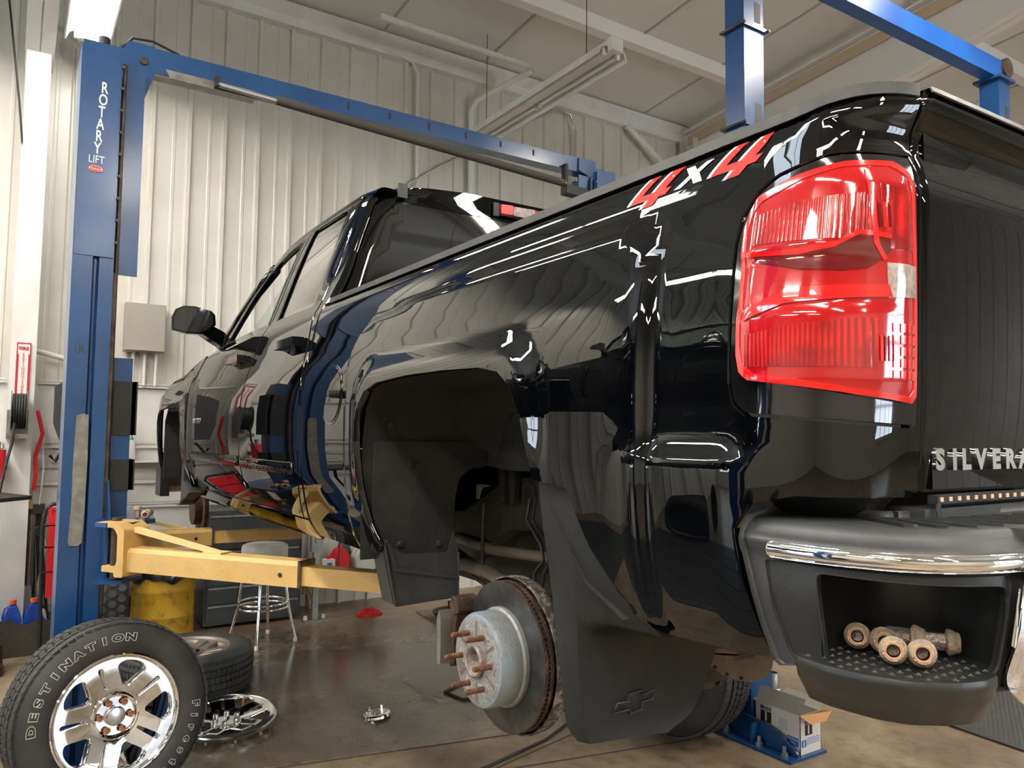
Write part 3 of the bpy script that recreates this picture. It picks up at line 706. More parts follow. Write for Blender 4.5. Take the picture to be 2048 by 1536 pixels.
# ---- decal on the left bed side, laid on the sheet metal
def on_side(k=.0012, u0=0, z0=0, slope=0.0):
    return lambda p: (lambda u, z: side(u, z, 1)+Vector((0, k, 0)))(u0-p.x, z0+p.y+slope*p.x)
def decal(u0, z0):
    # italic '4x4': strokes as polygons (x to the right = rearwards)
    H = .050; sh = .80
    def P(pts, ox, sc=1.0, oy=0): return [((x*sc+(y*sc+oy)*sh)+ox, y*sc+oy) for x, y in pts]
    def put(name, pts, m, k):
        S = lambda a, b: side(u0-a, z0+b+.10*a*0, 1)+Vector((0, k, 0))
        return panel(name, pts, S, m, T, step=.012, thick=.0006, flip=False)
    four = [(0, .012), (0, .020), (.006, .050), (.018, .050), (.012, .022), (.030, .022), (.036, .050), (.052, .050), (.045, .022), (.054, .022), (.052, .012), (.043, .012), (.041, 0), (.026, 0), (.028, .012)]
    four = [(x*1.75, y*1.12) for x, y in four]
    for ox in (0.0, .193):
        put('decal_numeral_outline', [(p[0]-.009, p[1]) for p in P(four, ox)], M_DECALSILVER, .0008)
        put('decal_numeral', P(four, ox), M_DECALRED, .0014)
    xx = [(0, 0), (.010, 0), (.018, .012), (.028, 0), (.040, 0), (.025, .018), (.034, .034), (.024, .034), (.018, .024), (.008, .034), (-.004, .034), (.011, .018)]
    put('decal_letter', P([(a*1.6, b) for a, b in xx], .110, 1.0, .014), M_DECALSILVER, .0014)
decal(-.640, 2.046)
# ---- tailgate
def tail(y, z):
    ay = abs(y); k = .012*(1-(ay/.8)**2)
    return Vector((-1.104-k+interp(TAILP, z), y, z))
tg = [(-.791, 1.566), (.791, 1.566), (.791, 2.150), (-.791, 2.150)]
tgo = panel('tailgate', tg, tail, M_PAINT, T, step=.02, thick=.03, flip=True)
bm = NB(); box(bm, -1.095, -1.05, -.78, .78, 1.57, 2.155); fin('tailgate_back', bm, M_PAINT, tgo, smooth=0)
panel('tailgate_cap', [(-.789, 0), (.789, 0), (.789, .06), (-.789, .06)], lambda y, v: Vector((-1.108-.012*(1-(abs(y)/.8)**2)-.008+max(0, v-.010)+.003*sstep(0,.01,v), y, 2.143+.010*sstep(0, .012, v))), M_PLASTIC, tgo, step=.012, vstep=.006, thick=.003, flip=True)
# raised chrome model lettering, the part in view and the rest of the word
lx = .786
for ch, wdt in zip('SILVERADO', (.052, .028, .040, .050, .046, .046, .05, .05, .05)):
    c = lx-wdt*.42
    Mx = AX((tail(c, 1.611).x-.001, c, 1.611), (-1, 0, 0), (0, 0, 1))
    text('letter', ch, .040, Mx, M_CHROME, tgo, extrude=.0035, sx=1.22, offset=.0022); lx -= wdt*.92
# light bar below the tailgate
bm = NB(); box(bm, -1.112, -1.098, -.72, .800, 1.551, 1.563); lb = fin('light_bar', bm, M_BLACK, T, smooth=0, bevel=.002)
for i in range(60):
    y = .790-i*.0235
    bm = NB(); box(bm, -1.1135, -1.110, y-.0035, y+.0035, 1.5545, 1.5605); fin('diode', bm, mat('amber_diode', (.85, .55, .38), .3), lb, smooth=0)
bm = NB(); tube(bm, [(-1.108, .792, 1.556), (-1.112, .802, 1.548), (-1.114, .803, 1.53)], .0025, 6); tube(bm, [(-1.108, .790, 1.556), (-1.112, .795, 1.548), (-1.113, .795, 1.53)], .002, 6); fin('wire', bm, M_BLACK, lb)
# ---- cab and front end
SC_ = lambda u, z: side(u, z, 1, True)
def GH(s, z, sg=1):   # greenhouse side: leans in, narrows towards the windscreen
    y = interp([(2.05, .951), (2.10, .935), (2.14, .914), (2.20, .892), (2.40, .822), (2.52, .775), (2.58, .742), (2.615, .705), (2.64, .655)], z)
    y -= .05*sstep(1.9, 3.0, s)*0.6
    y -= .055*sstep(1.30, 1.06, s)**2*(1 if z > 2.1 else 0)*sstep(2.1, 2.3, z)*.4
    return Vector((s, y*sg, z))
def cab_side(s, z, sg=1):
    a = side(s, z if z < 2.12 else 2.12, sg, True)
    if z <= 2.06: return a
    b = GH(s, z, sg); t = sstep(2.06, 2.13, z)
    return Vector((s, lerp(side(s, min(z, 2.13), sg, True).y, b.y, t), z))
WB = 2.135   # bottom of the side glass
for sg in (1, -1):
    CS = lambda s, z, sg=sg: cab_side(s, z, sg)
    fl = sg > 0
    # rear door, front door with window openings
    rd = [(1.118, 1.335), (1.090, 1.58), (1.085, 1.80), (1.105, 1.98), (1.135, 2.15), (1.150, 2.35), (1.155, 2.50), (1.19, 2.588), (1.40, 2.598), (1.745, 2.588), (1.735, 2.53), (1.76, 2.40), (1.77, 2.15), (1.86, 1.95), (1.925, 1.80), (1.93, 1.55), (1.89, 1.42), (1.80, 1.338)]
    rwin = rounded([(1.205, WB), (1.235, 2.36), (1.262, 2.562), (1.700, 2.562), (1.690, 2.50), (1.700, 2.30), (1.695, WB+.002)], [.02, .05, .05, .01, .0, .0, .02])
    o = panel('rear_door', rd, CS, M_PAINT, T, holes=[rwin], step=.03, thick=.02, flip=fl)
    g = panel('window_glass', rwin, lambda s, z: CS(s, z)-Vector((0, .008*sg, 0)), M_GLASSDK, o, step=.05, thick=.004, flip=fl)
    fd = [(1.945, 1.55), (1.94, 1.80), (1.875, 1.955), (1.785, 2.15), (1.775, 2.40), (1.75, 2.53), (1.76, 2.587), (1.88, 2.576), (2.10, 2.545), (2.28, 2.490), (2.50, 2.395), (2.66, 2.285), (2.86, 2.12), (2.95, 2.07), (3.06, 2.0), (3.085, 1.90), (3.075, 1.65), (3.08, 1.48), (3.03, 1.38), (2.95, 1.335), (1.815, 1.338), (1.905, 1.42)]
    fwin = rounded([(1.835, WB), (1.835, 2.30), (1.81, 2.535), (1.90, 2.530), (2.09, 2.497), (2.26, 2.445), (2.44, 2.355), (2.60, 2.235), (2.70, WB)], [.02, .02, .02, .05, .05, .05, .05, .05, .02])
    o2 = panel('front_door', fd, CS, M_PAINT, T, holes=[fwin], step=.03, thick=.02, flip=fl)
    if sg < 0: panel('window_glass', fwin, lambda s, z: CS(s, z)-Vector((0, .008*sg, 0)), M_GLASS, o2, step=.06, thick=.004, flip=fl)
    panel('window_seal', [(1.815, WB-.004), (1.815, 2.30), (1.79, 2.548), (1.90, 2.548), (2.09, 2.515), (2.265, 2.462), (2.45, 2.370), (2.615, 2.248), (2.73, WB-.006), (2.70, WB), (2.60, 2.235), (2.44, 2.355), (2.26, 2.445), (2.09, 2.497), (1.90, 2.530), (1.81, 2.535), (1.835, 2.30), (1.835, WB)][::-1], lambda s, z: CS(s, z)+Vector((0, .002*sg, 0)), M_BLACK, o2, step=.04, thick=.003, flip=fl)
    panel('window_seal', [(1.70, WB), (1.705, 2.30), (1.695, 2.50), (1.705, 2.570), (1.262, 2.572), (1.262, 2.562), (1.690, 2.561), (1.682, 2.50), (1.690, 2.30), (1.683, WB)], lambda s, z: CS(s, z)+Vector((0, .002*sg, 0)), M_BLACK, o, step=.04, thick=.003, flip=fl)
    # chromeless belt trim, door handles, side moulding
    for od, s0, s1, hx in ((o, 1.15, 1.40, 'rear'), (o2, 1.98, 2.23, 'front')):
        bm = NB(); yb = cab_side(s0+.1, 1.985, sg).y*sg
        box(bm, s0, s1, min(sg*yb, sg*(yb+.045)), max(sg*yb, sg*(yb+.045)), 1.972, 2.004)
        h = fin('door_handle', bm, M_GLOSSBLK, od, smooth=40, bevel=.012)
        bm = NB(); lathe(bm, [(.001, .012), (.032, .010), (.036, 0), (.001, 0)], 20, AX((s0+.11, sg*(yb-.002), 1.955), (0, sg, 0))); fin('handle_cup', bm, M_BLACK, h, smooth=40)
    def mould(s, z, sg=sg): return cab_side(s, z, sg)+Vector((0, .012*sg*(1-((z-1.512)/.03)**4), 0))
    for od, s0, s1 in ((o, 1.15, 1.90), (o2, 1.965, 3.03)):
        panel('side_moulding', [(s0, 1.488), (s0, 1.536), (s1, 1.532), (s1, 1.488)], mould, M_PAINT, od, step=.05, vstep=.008, thick=.012, flip=fl)
    # front wing
    fw_ = [(3.10, 1.48), (3.095, 1.65), (3.105, 1.90), (3.08, 2.005), (2.97, 2.082), (3.14, 2.062), (3.45, 2.028), (3.75, 1.985), (4.02, 1.90), (4.30, 1.86), (4.42, 1.80), (4.45, 1.42), (4.10, 1.40), (4.085, 1.55), (4.065, 1.69), (4.03, 1.755), (3.95, 1.790), (3.80, 1.797), (3.45, 1.797), (3.32, 1.790), (3.245, 1.755), (3.21, 1.69), (3.20, 1.55), (3.19, 1.44), (3.16, 1.34), (3.06, 1.34)]
    panel('front_wing', fw_, lambda s, z, sg=sg: side(s, z, sg, True)-Vector((0, sg*.30*sstep(1.93, 2.1, z)*sstep(3.1, 4.3, s)*.35, 0)), M_PAINT, T, step=.035, thick=.02, flip=fl)
    # rear pillar / cab corner panel
    cp = [(1.055, 1.335), (1.055, 2.148), (1.085, 2.35), (1.10, 2.50), (1.13, 2.60), (1.175, 2.60), (1.138, 2.50), (1.133, 2.35), (1.118, 2.15), (1.088, 1.98), (1.070, 1.80), (1.075, 1.58), (1.102, 1.335)]
    panel('cab_corner', cp, CS, M_PAINT, T, step=.03, thick=.03, flip=fl)
    # rocker panel
    def rock(s, z, sg=sg): return Vector((s, sg*interp([(1.235, .885), (1.27, .922), (1.30, .944), (1.333, .966)], z), z))
    panel('rocker_panel', [(1.06, 1.255), (1.06, 1.328), (3.18, 1.328), (3.18, 1.262), (2.9, 1.25)], rock, M_PAINT, T, step=.05, vstep=.02, thick=.03, flip=fl)
    # mirror
    mr = NB(); Mm = Matrix.Translation((2.78, 0, 0))
    pr = [(1.175, 2.19), (1.178, 2.26), (1.160, 2.305), (1.12, 2.328), (1.06, 2.330), (.975, 2.312), (.955, 2.29), (.950, 2.235), (.985, 2.195), (1.03, 2.178), (1.10, 2.176)]
    lo = [(a*sg, b) for a, b in pr]
    prism(mr, lo, 2.75, 2.80, 'x'); prism(mr, [(sg*(1.065+(a*sg-1.065)*.86), 2.255+(b-2.255)*.84) for a, b in lo], 2.80, 2.88, 'x')
    mo = fin('door_mirror', mr, M_GLOSSBLK, T, smooth=40, bevel=.012)
    bm = NB(); prism(bm, [(sg*(1.068+(a*sg-1.065)*.88), 2.254+(b-2.255)*.86) for a, b in lo], 2.742, 2.751, 'x'); fin('mirror_glass', bm, M_MIRROR, mo, smooth=0)
    bm = NB(); prism(bm, [(sg*1.03, 2.19), (sg*.97, 2.235), (sg*.90, 2.20), (sg*.86, 2.15), (sg*.885, 2.10), (sg*.93, 2.13)], 2.76, 2.86, 'x'); fin('mirror_arm', bm, M_GLOSSBLK, mo, smooth=40, bevel=.01)
# fuel filler flap (left side of the bed), round
def disc(name, cu, cz, ru, rz, k, m, parent, n=40, thick=.004):
    pl = [(cu+ru*math.cos(2*PI*i/n), cz+rz*math.sin(2*PI*i/n)) for i in range(n)]
    return panel(name, pl, lambda u, z: side(u, z, 1)+Vector((0, k, 0)), m, parent, step=.02, thick=thick, flip=True)
fr = disc('fuel_flap_rim', .75, 1.770, .100, .099, .002, M_GLOSSBLK, T, thick=.004)
disc('fuel_flap', .75, 1.770, .093, .092, .0045, M_PAINT, fr, thick=.003)
bm = NB(); y_ = side(.66, 1.77).y; cyl(bm, (.675, y_, 1.768), (.675, y_+.030, 1.768), .013, 12); cyl(bm, (.655, y_+.01, 1.768), (.655, y_+.045, 1.768), .011, 12); fin('rubber_stop', bm, M_BLACK, fr)
# roof, rear wall with glass, windscreen, bonnet
def roof(s, y):
    e = abs(y)/.665
    z = 2.682-.045*e**2.4-.018*sstep(.93, 1.0, e)-.07*sstep(1.9, 2.3, s)*((s-1.9)/.5)**1.0*.5-.02*sstep(1.30, 1.10, s)
    return Vector((s, y, z))
panel('roof', [(1.105, -.63), (1.105, .63), (1.3, .672), (1.9, .680), (2.30, .66), (2.30, -.66), (1.9, -.680), (1.3, -.672)], roof, M_PAINT, T, step=.05, thick=.02)
for sg in (1, -1):   # roof rail strip joining door tops and roof
    bm = NB(); N_ = 24; rows = []
    for i in range(N_+1):
        s = lerp(1.105, 2.30, i/N_); zt = interp([(1.1, 2.592), (1.19, 2.600), (1.4, 2.602), (1.75, 2.590), (1.88, 2.58), (2.10, 2.548), (2.30, 2.484)], s)
        a = GH(s, zt, sg); b = roof(s, sg*(.63 if s < 1.2 else .665))
        row = []
        for j in range(6):
            t = j/5; p = a.lerp(b, t); p += Vector((0, sg*.014, .014))*math.sin(PI*t); row.append(bm.verts.new(p))
        rows.append(row)
    for i in range(N_):
        for j in range(5): bm.faces.new((rows[i][j], rows[i][j+1], rows[i+1][j+1], rows[i+1][j]))
    fin('roof_rail', bm, M_PAINT, T, smooth=180)
    # windscreen pillar
    bm = NB(); tube(bm, [GH(2.28, 2.49, sg)+Vector((.01, -sg*.02, .0)), GH(2.50, 2.39, sg)+Vector((.02, -sg*.02, .01)), GH(2.68, 2.28, sg)+Vector((.03, -sg*.02, .01)), GH(2.88, 2.125, sg)+Vector((.05, -sg*.02, .0))], .028, 10); fin('windscreen_pillar', bm, M_GLOSSBLK, T, smooth=180)
def rearwall(y, z):
    e = abs(y)
    x = 1.075+.030*sstep(2.1, 2.62, z)+.05*sstep(.60, .90, e)**2*0
    return Vector((x, y, z))
def cabw(z): return GH(1.2, z).y if z > 2.14 else .90
hw = [(2.05, .93), (2.14, .905), (2.20, .885), (2.30, .85), (2.40, .815), (2.52, .765), (2.58, .72), (2.62, .655), (2.645, .60)]
def rw_half(z): return interp(hw, z)
def rwsurf(y, z):
    h = rw_half(z); e = max(0, (abs(y)-(h-.15))/.15)
    return Vector((1.070+.035*sstep(2.1, 2.62, z)+.055*e**2.5, math.copysign(min(abs(y), h), y), z))
outl = [(rw_half(z), z) for z in (1.60,)]+[(w2, z) for z, w2 in hw]+[(.3, 2.667), (-.3, 2.667)]+[(-w2, z) for z, w2 in hw[::-1]]+[(-.93, 1.60)]
win = rounded([(.765, 2.16), (.735, 2.40), (.640, 2.575), (-.640, 2.575), (-.735, 2.40), (-.765, 2.16)], [.04, .10, .07, .07, .10, .04])
rwo = panel('cab_rear_wall', outl, rwsurf, M_PAINT, T, holes=[win], step=.03, thick=.02, flip=True)
panel('rear_window', win, lambda y, z: rwsurf(y, z)+Vector((.004, 0, 0)), M_GLASSDK, rwo, step=.06, thick=.004, flip=True)
for y0_, y1_ in ((.585, .625), (.175, .150)):
    bm = NB(); ya, yb = min(y0_, y1_), max(y0_, y1_); box(bm, 1.085, 1.096, ya, yb, 2.588, 2.645); fin('roof_ditch_strip', bm, M_PLASTIC, rwo, smooth=0, bevel=.002)
bm = NB(); prism(bm, rounded([(.150, 2.592), (.150, 2.640), (-.150, 2.648), (-.150, 2.600)], .008), 1.080, 1.10, 'x'); bl = fin('high_brake_light', bm, M_REDDK, rwo, smooth=40)
for a, b, m_ in ((.146, .085, M_REDHOT), (.083, -.03, M_CLEARLAMP), (-.032, -.146, M_REDHOT)):
    bm = NB(); prism(bm, rounded([(a, 2.597), (a, 2.638), (b, 2.642), (b, 2.600)], .006), 1.072, 1.082, 'x'); fin('lamp_section', bm, m_, bl, smooth=40)
bm = NB(); pts = [(2.29, .62, 2.585), (2.29, -.62, 2.585), (2.98, -.78, 2.10), (2.98, .78, 2.10)]
bm.faces.new([bm.verts.new(p) for p in pts]); fin('windscreen', bm, M_GLASS, T, smooth=0)
def hood(s, y):
    e = abs(y)/.84
    return Vector((s, y, interp([(2.9, 2.118), (3.2, 2.10), (3.6, 2.06), (4.0, 1.99), (4.3, 1.92), (4.45, 1.86)], s)+.045*(1-e**2)-.03*sstep(.85, 1, e)))
panel('bonnet', [(2.93, -.80), (2.93, .80), (3.2, .83), (4.0, .82), (4.43, .74), (4.43, -.74), (4.0, -.82), (3.2, -.83)], hood, M_PAINT, T, step=.06, thick=.02)
bm = NB(); box(bm, 4.40, 4.47, -.86, .86, 1.44, 1.86); fin('grille', bm, M_PLASTIC2, T, smooth=0, bevel=.03)
bm = NB(); prism(bm, rounded([(4.22, 1.0), (4.55, .85), (4.62, 0), (4.55, -.85), (4.22, -1.0), (4.30, -.7), (4.30, .7)], .08), 1.22, 1.50, 'z'); fin('front_bumper', bm, M_CHROME, T, smooth=50)
bm = NB(); box(bm, 4.12, 4.32, .93, .99, 1.20, 1.40); fin('air_deflector', bm, M_PLASTIC2, T, smooth=0, bevel=.01)
bm = NB(); box(bm, 1.12, 2.95, -.90, .90, 1.32, 1.36); fin('cab_floor', bm, M_BLACK, T, smooth=0)
for y in (.42, -.42):
    bm = NB(); box(bm, 2.02, 2.16, y-.24, y+.24, 1.65, 2.22); box(bm, 2.04, 2.14, y-.12, y+.12, 2.24, 2.42); box(bm, 2.1, 2.6, y-.24, y+.24, 1.55, 1.72); fin('front_seat', bm, M_BLACK, T, smooth=0, bevel=.03)
bm = NB(); box(bm, 2.72, 3.0, -.8, .8, 1.85, 2.10); fin('dashboard', bm, M_BLACK, T, smooth=0, bevel=.04)
bm = NB(); tube(bm, [(2.60+.06*math.sin(a)*.3, .42+.19*math.cos(a), 2.06+.17*math.sin(a)) for a in [2*PI*i/24 for i in range(24)]], .014, 8, close=True); fin('steering_wheel', bm, M_BLACK, T)
# door badge strip near the front wing
bm = NB(); merge_text(bm, 'SILVERADO', .042, AX((2.90, cab_side(2.9, 1.70).y+.001, 1.705), (0, 1, 0), (0, 0, 1)), .002, space=1.05, offset=.0008); fin('door_badge', bm, M_CHROMEDULL, T, smooth=0, norm=False)
# bed floor and front bulkhead
bm = NB(); box(bm, -1.06, 1.04, -.56, .56, 1.60, 1.63); box(bm, .50, 1.04, -.84, .84, 1.60, 1.63); box(bm, -1.06, -.72, -.78, .78, 1.60, 1.63); box(bm, 1.01, 1.04, -.90, .90, 1.30, 2.13); fin('bed_floor', bm, M_PAINT, T, smooth=0)

# ================================================================== BUMPER
BP = [(-.938, 1.0), (-1.0, 1.0), (-1.05, .995), (-1.12, .975), (-1.18, .93), (-1.215, .86), (-1.235, .75), (-1.25, .60), (-1.256, .40), (-1.26, 0)]
bl_ = [0.0]
for a, b in zip(BP[:-1], BP[1:]): bl_.append(bl_[-1]+math.dist(a, b))
BX = [(l, p[0]) for l, p in zip(bl_, BP)]; BY = [(l, p[1]) for l, p in zip(bl_, BP)]; BL = bl_[-1]
def bplan(l, k=0.0, sg=1):
    x, y = interp(BX, l), interp(BY, l); e = .006
    dx = interp(BX, l+e)-interp(BX, l-e); dy = interp(BY, l+e)-interp(BY, l-e); q = math.hypot(dx, dy) or 1
    if l >= BL-.01: dx, dy, q = 0, -1, 1
    return Vector((x+dy/q*k, (y-dx/q*k)*sg, 0))
def lx_for(x_img_l): return x_img_l
def bumper(sg):
    fl = sg > 0
    def shell(l, v):
        # v<0: face below the shoulder, measured down; v>0: over the shoulder and inwards
        if v <= 0:
            z = 1.507+v; k = .004*sstep(-.0, -.03, v)*0 - .012*(1-sstep(-.18, -.06, v))
            p = bplan(l, -.010+k+.006*sstep(-.03, -.01, v), sg); p.z = z; return p
        a = min(v/.035, 1)*PI/2
        r_ = .022
        k = -.010-r_*(1-math.cos(a))*0-(r_*math.sin(a)*0)
        z = 1.507+r_*math.sin(a); kk = -.010-r_*(1-math.cos(a)); kk -= max(0, v-.035)
        z += .002*sstep(.2, .6, l)
        p = bplan(l, kk, sg); p.z = z; return p
    # outline: the side flange sweeps down behind the arch line
    out = rounded([(-.0, -.02), (.012, .10), (.05, .13), (BL, .165), (BL, -.175), (.30, -.175), (.10, -.165), (.055, -.175), (.045, -.170), (.030, -.13), (.012, -.06)], [.02, .0, .02, 0, 0, 0, 0, 0, 0, 0, 0])
    pocket = rounded([(.118, -.041), (.355, -.045), (.345, -.155), (.125, -.155)], [.012, .02, .02, .01])
    o = panel('rear_bumper', out, shell, M_PLASTIC, T, holes=[pocket], step=.02, vstep=.012, thick=.012, flip=fl)
    # textured cover plate round the pocket
    cov = rounded([(.040, -.033), (.365, -.033), (.352, -.171), (.16, -.171), (.075, -.165), (.050, -.10)], [.006, .012, .0, .0, .02, .0])
    panel('step_surround', cov, lambda l, v: shell(l, v)+(bplan(l, .005, sg)-bplan(l, 0, sg)), M_PLASTIC2, o, holes=[pocket], step=.02, thick=.004, flip=fl)
    # chrome strip and chrome face
    def strip(l, z):
        b = max(0, 1-((z-1.48975)/.0108)**2)
        p = bplan(l, .000+.008*b**.5, sg); p.z = z; return p
    panel('chrome_strip', rounded([(.050, 1.4795), (.050, 1.5000), (BL, 1.5000), (BL, 1.4795)], [.008, .008, 0, 0]), strip, M_CHROME, o, step=.015, vstep=.003, thick=.0015, flip=fl)
    def face(l, z):
        p = bplan(l, .004+.010*sstep(.365, .40, l)-.02*(1-sstep(1.32, 1.42, z)), sg); p.z = z; return p
    panel('chrome_face', rounded([(.372, 1.484), (BL, 1.484), (BL, 1.30), (.40, 1.30), (.352, 1.345)], [.025, 0, 0, 0, .02]), face, M_CHROME, o, step=.025, vstep=.015, thick=.006, flip=fl)
    # pocket lining
    bm = NB(); n = 18; rows = []
    for i in range(n+1):
        l = lerp(.118, .355, i/n); a = bplan(l, -.012, sg); t = i/n
        b = Vector((interp([(0, -1.048), (.12, -1.030), (.30, -1.036), (.55, -1.066), (.8, -1.125), (1.0, -1.205)], t), sg*interp([(0, .978), (.12, .935), (.30, .865), (.55, .812), (.8, .797), (1.0, .815)], t), 0))
        # keep the lining inside: blend toward a common inner line
        rows.append([bm.verts.new((a.x, a.y, 1.468)), bm.verts.new((b.x, b.y, 1.458)), bm.verts.new((b.x, b.y, 1.350)), bm.verts.new((a.x, a.y, 1.350))])
    for i in range(n):
        for j in range(3): bm.faces.new((rows[i][j], rows[i+1][j], rows[i+1][j+1], rows[i][j+1]))
    bm.faces.new(rows[0]); bm.faces.new(rows[-1])
    fin('pocket_lining', bm, M_PLASTIC2, o, smooth=60)
    # step tread
    st = [(-1.016, .985), (-1.028, 1.006), (-1.075, 1.012), (-1.13, 1.004), (-1.177, .980), (-1.206, .940), (-1.218, .900), (-1.216, .868), (-1.203, .845), (-1.185, .822), (-1.10, .795), (-1.03, .84), (-1.0, .92)]
    st = [(a, b*sg) for a, b in st]
    bm = NB(); c = Vector((-1.10, .90*sg, 0))
    def ring(k, z): return [bm.verts.new((c.x+(a-c.x)*k, c.y+(b-c.y)*k, z)) for a, b in rounded(st, .012, 4)]
    rs = [ring(.95, 1.3545), ring(.985, 1.3555), ring(1.0, 1.351), ring(1.0, 1.343), ring(.985, 1.341), ring(.97, 1.330), ring(.86, 1.302), ring(.6, 1.292)]
    for a, b in zip(rs[:-1], rs[1:]):
        for i in range(len(a)): bm.faces.new((a[i], a[(i+1) % len(a)], b[(i+1) % len(a)], b[i]))
    bm.faces.new(rs[0]); bm.faces.new(rs[-1])
    so = fin('corner_step', bm, M_PLASTIC2, o, smooth=50)
    # grip studs: small pyramids on the tread
    bm = NB(); row = 0; sp = np.array([(a, b) for a, b in st])
    for i in range(13):
        for j in range(13):
            x = -1.0-i*.0175; y = (.83+j*.0175+(i % 2)*.008)*sg
            P_ = np.array([(x, y)])
            if not inpoly(P_, [tuple(q) for q in sp])[0] or segdist(P_, [tuple(q) for q in sp])[0] < .014: continue
            b_ = [bm.verts.new((x+dx*.007, y+dy*.005, 1.3542)) for dx, dy in ((1, 0), (0, 1), (-1, 0), (0, -1))]
            t_ = bm.verts.new((x-.002, y, 1.3574))
            for q in range(4): bm.faces.new((b_[q], b_[(q+1) % 4], t_))
    tag(fin('grip_studs', bm, M_PLASTIC2, so, smooth=0), kind='stuff')
    # ribbed treads in the top pad
    if sg > 0:
        for i in range(18):
            lo = .235+i*.052; A_, B_ = bplan(lo-.085, -.115, sg), bplan(lo, -.036, sg); tdir = (bplan(lo+.01, 0, sg)-bplan(lo-.01, 0, sg)).normalized()*.0085
            bm = NB(); prism(bm, [((A_-tdir).x, (A_-tdir).y), ((A_+tdir).x, (A_+tdir).y), ((B_+tdir*1.2).x, (B_+tdir*1.2).y), ((B_*1.0).x-.006, B_.y), ((B_-tdir*.8).x, (B_-tdir*.8).y)], 1.5290, 1.5335, 'z')
            fin('tread_rib', bm, M_PLASTIC2, o, smooth=0)
    return o
for sg in (1, -1): bmp_o = bumper(sg)
bm = NB(); box(bm, -1.106, -1.05, -.79, .822, 1.505, 1.5445)
fin('bumper_spacer', bm, M_PLASTIC, T, smooth=0, bevel=.003)
bm = NB(); box(bm, -1.225, -1.05, -.80, .80, 1.500, 1.5285); fin('bumper_pad', bm, M_PLASTIC, T, smooth=0, bevel=.006)
# black filler under the lamp corner and body underside skirt
for sg in (1, -1):
    def underside(u, v, sg=sg):
        p = side(u, 1.56, sg); n = Vector((0, sg, 0)) if u > -.95 else (bplan(max(.0, -.938-u), 1, sg)-bplan(max(.0, -.938-u), 0, sg)).normalized()
        return Vector((p.x, p.y, 1.568-v*.5))-n*(.018+v)
    panel('corner_filler', [(-.93, 0), (-.93, .10), (UEND+.08, .10), (UEND+.0, 0)], underside, M_BLACK, T, step=.03, thick=.0, rim=False, flip=sg > 0)

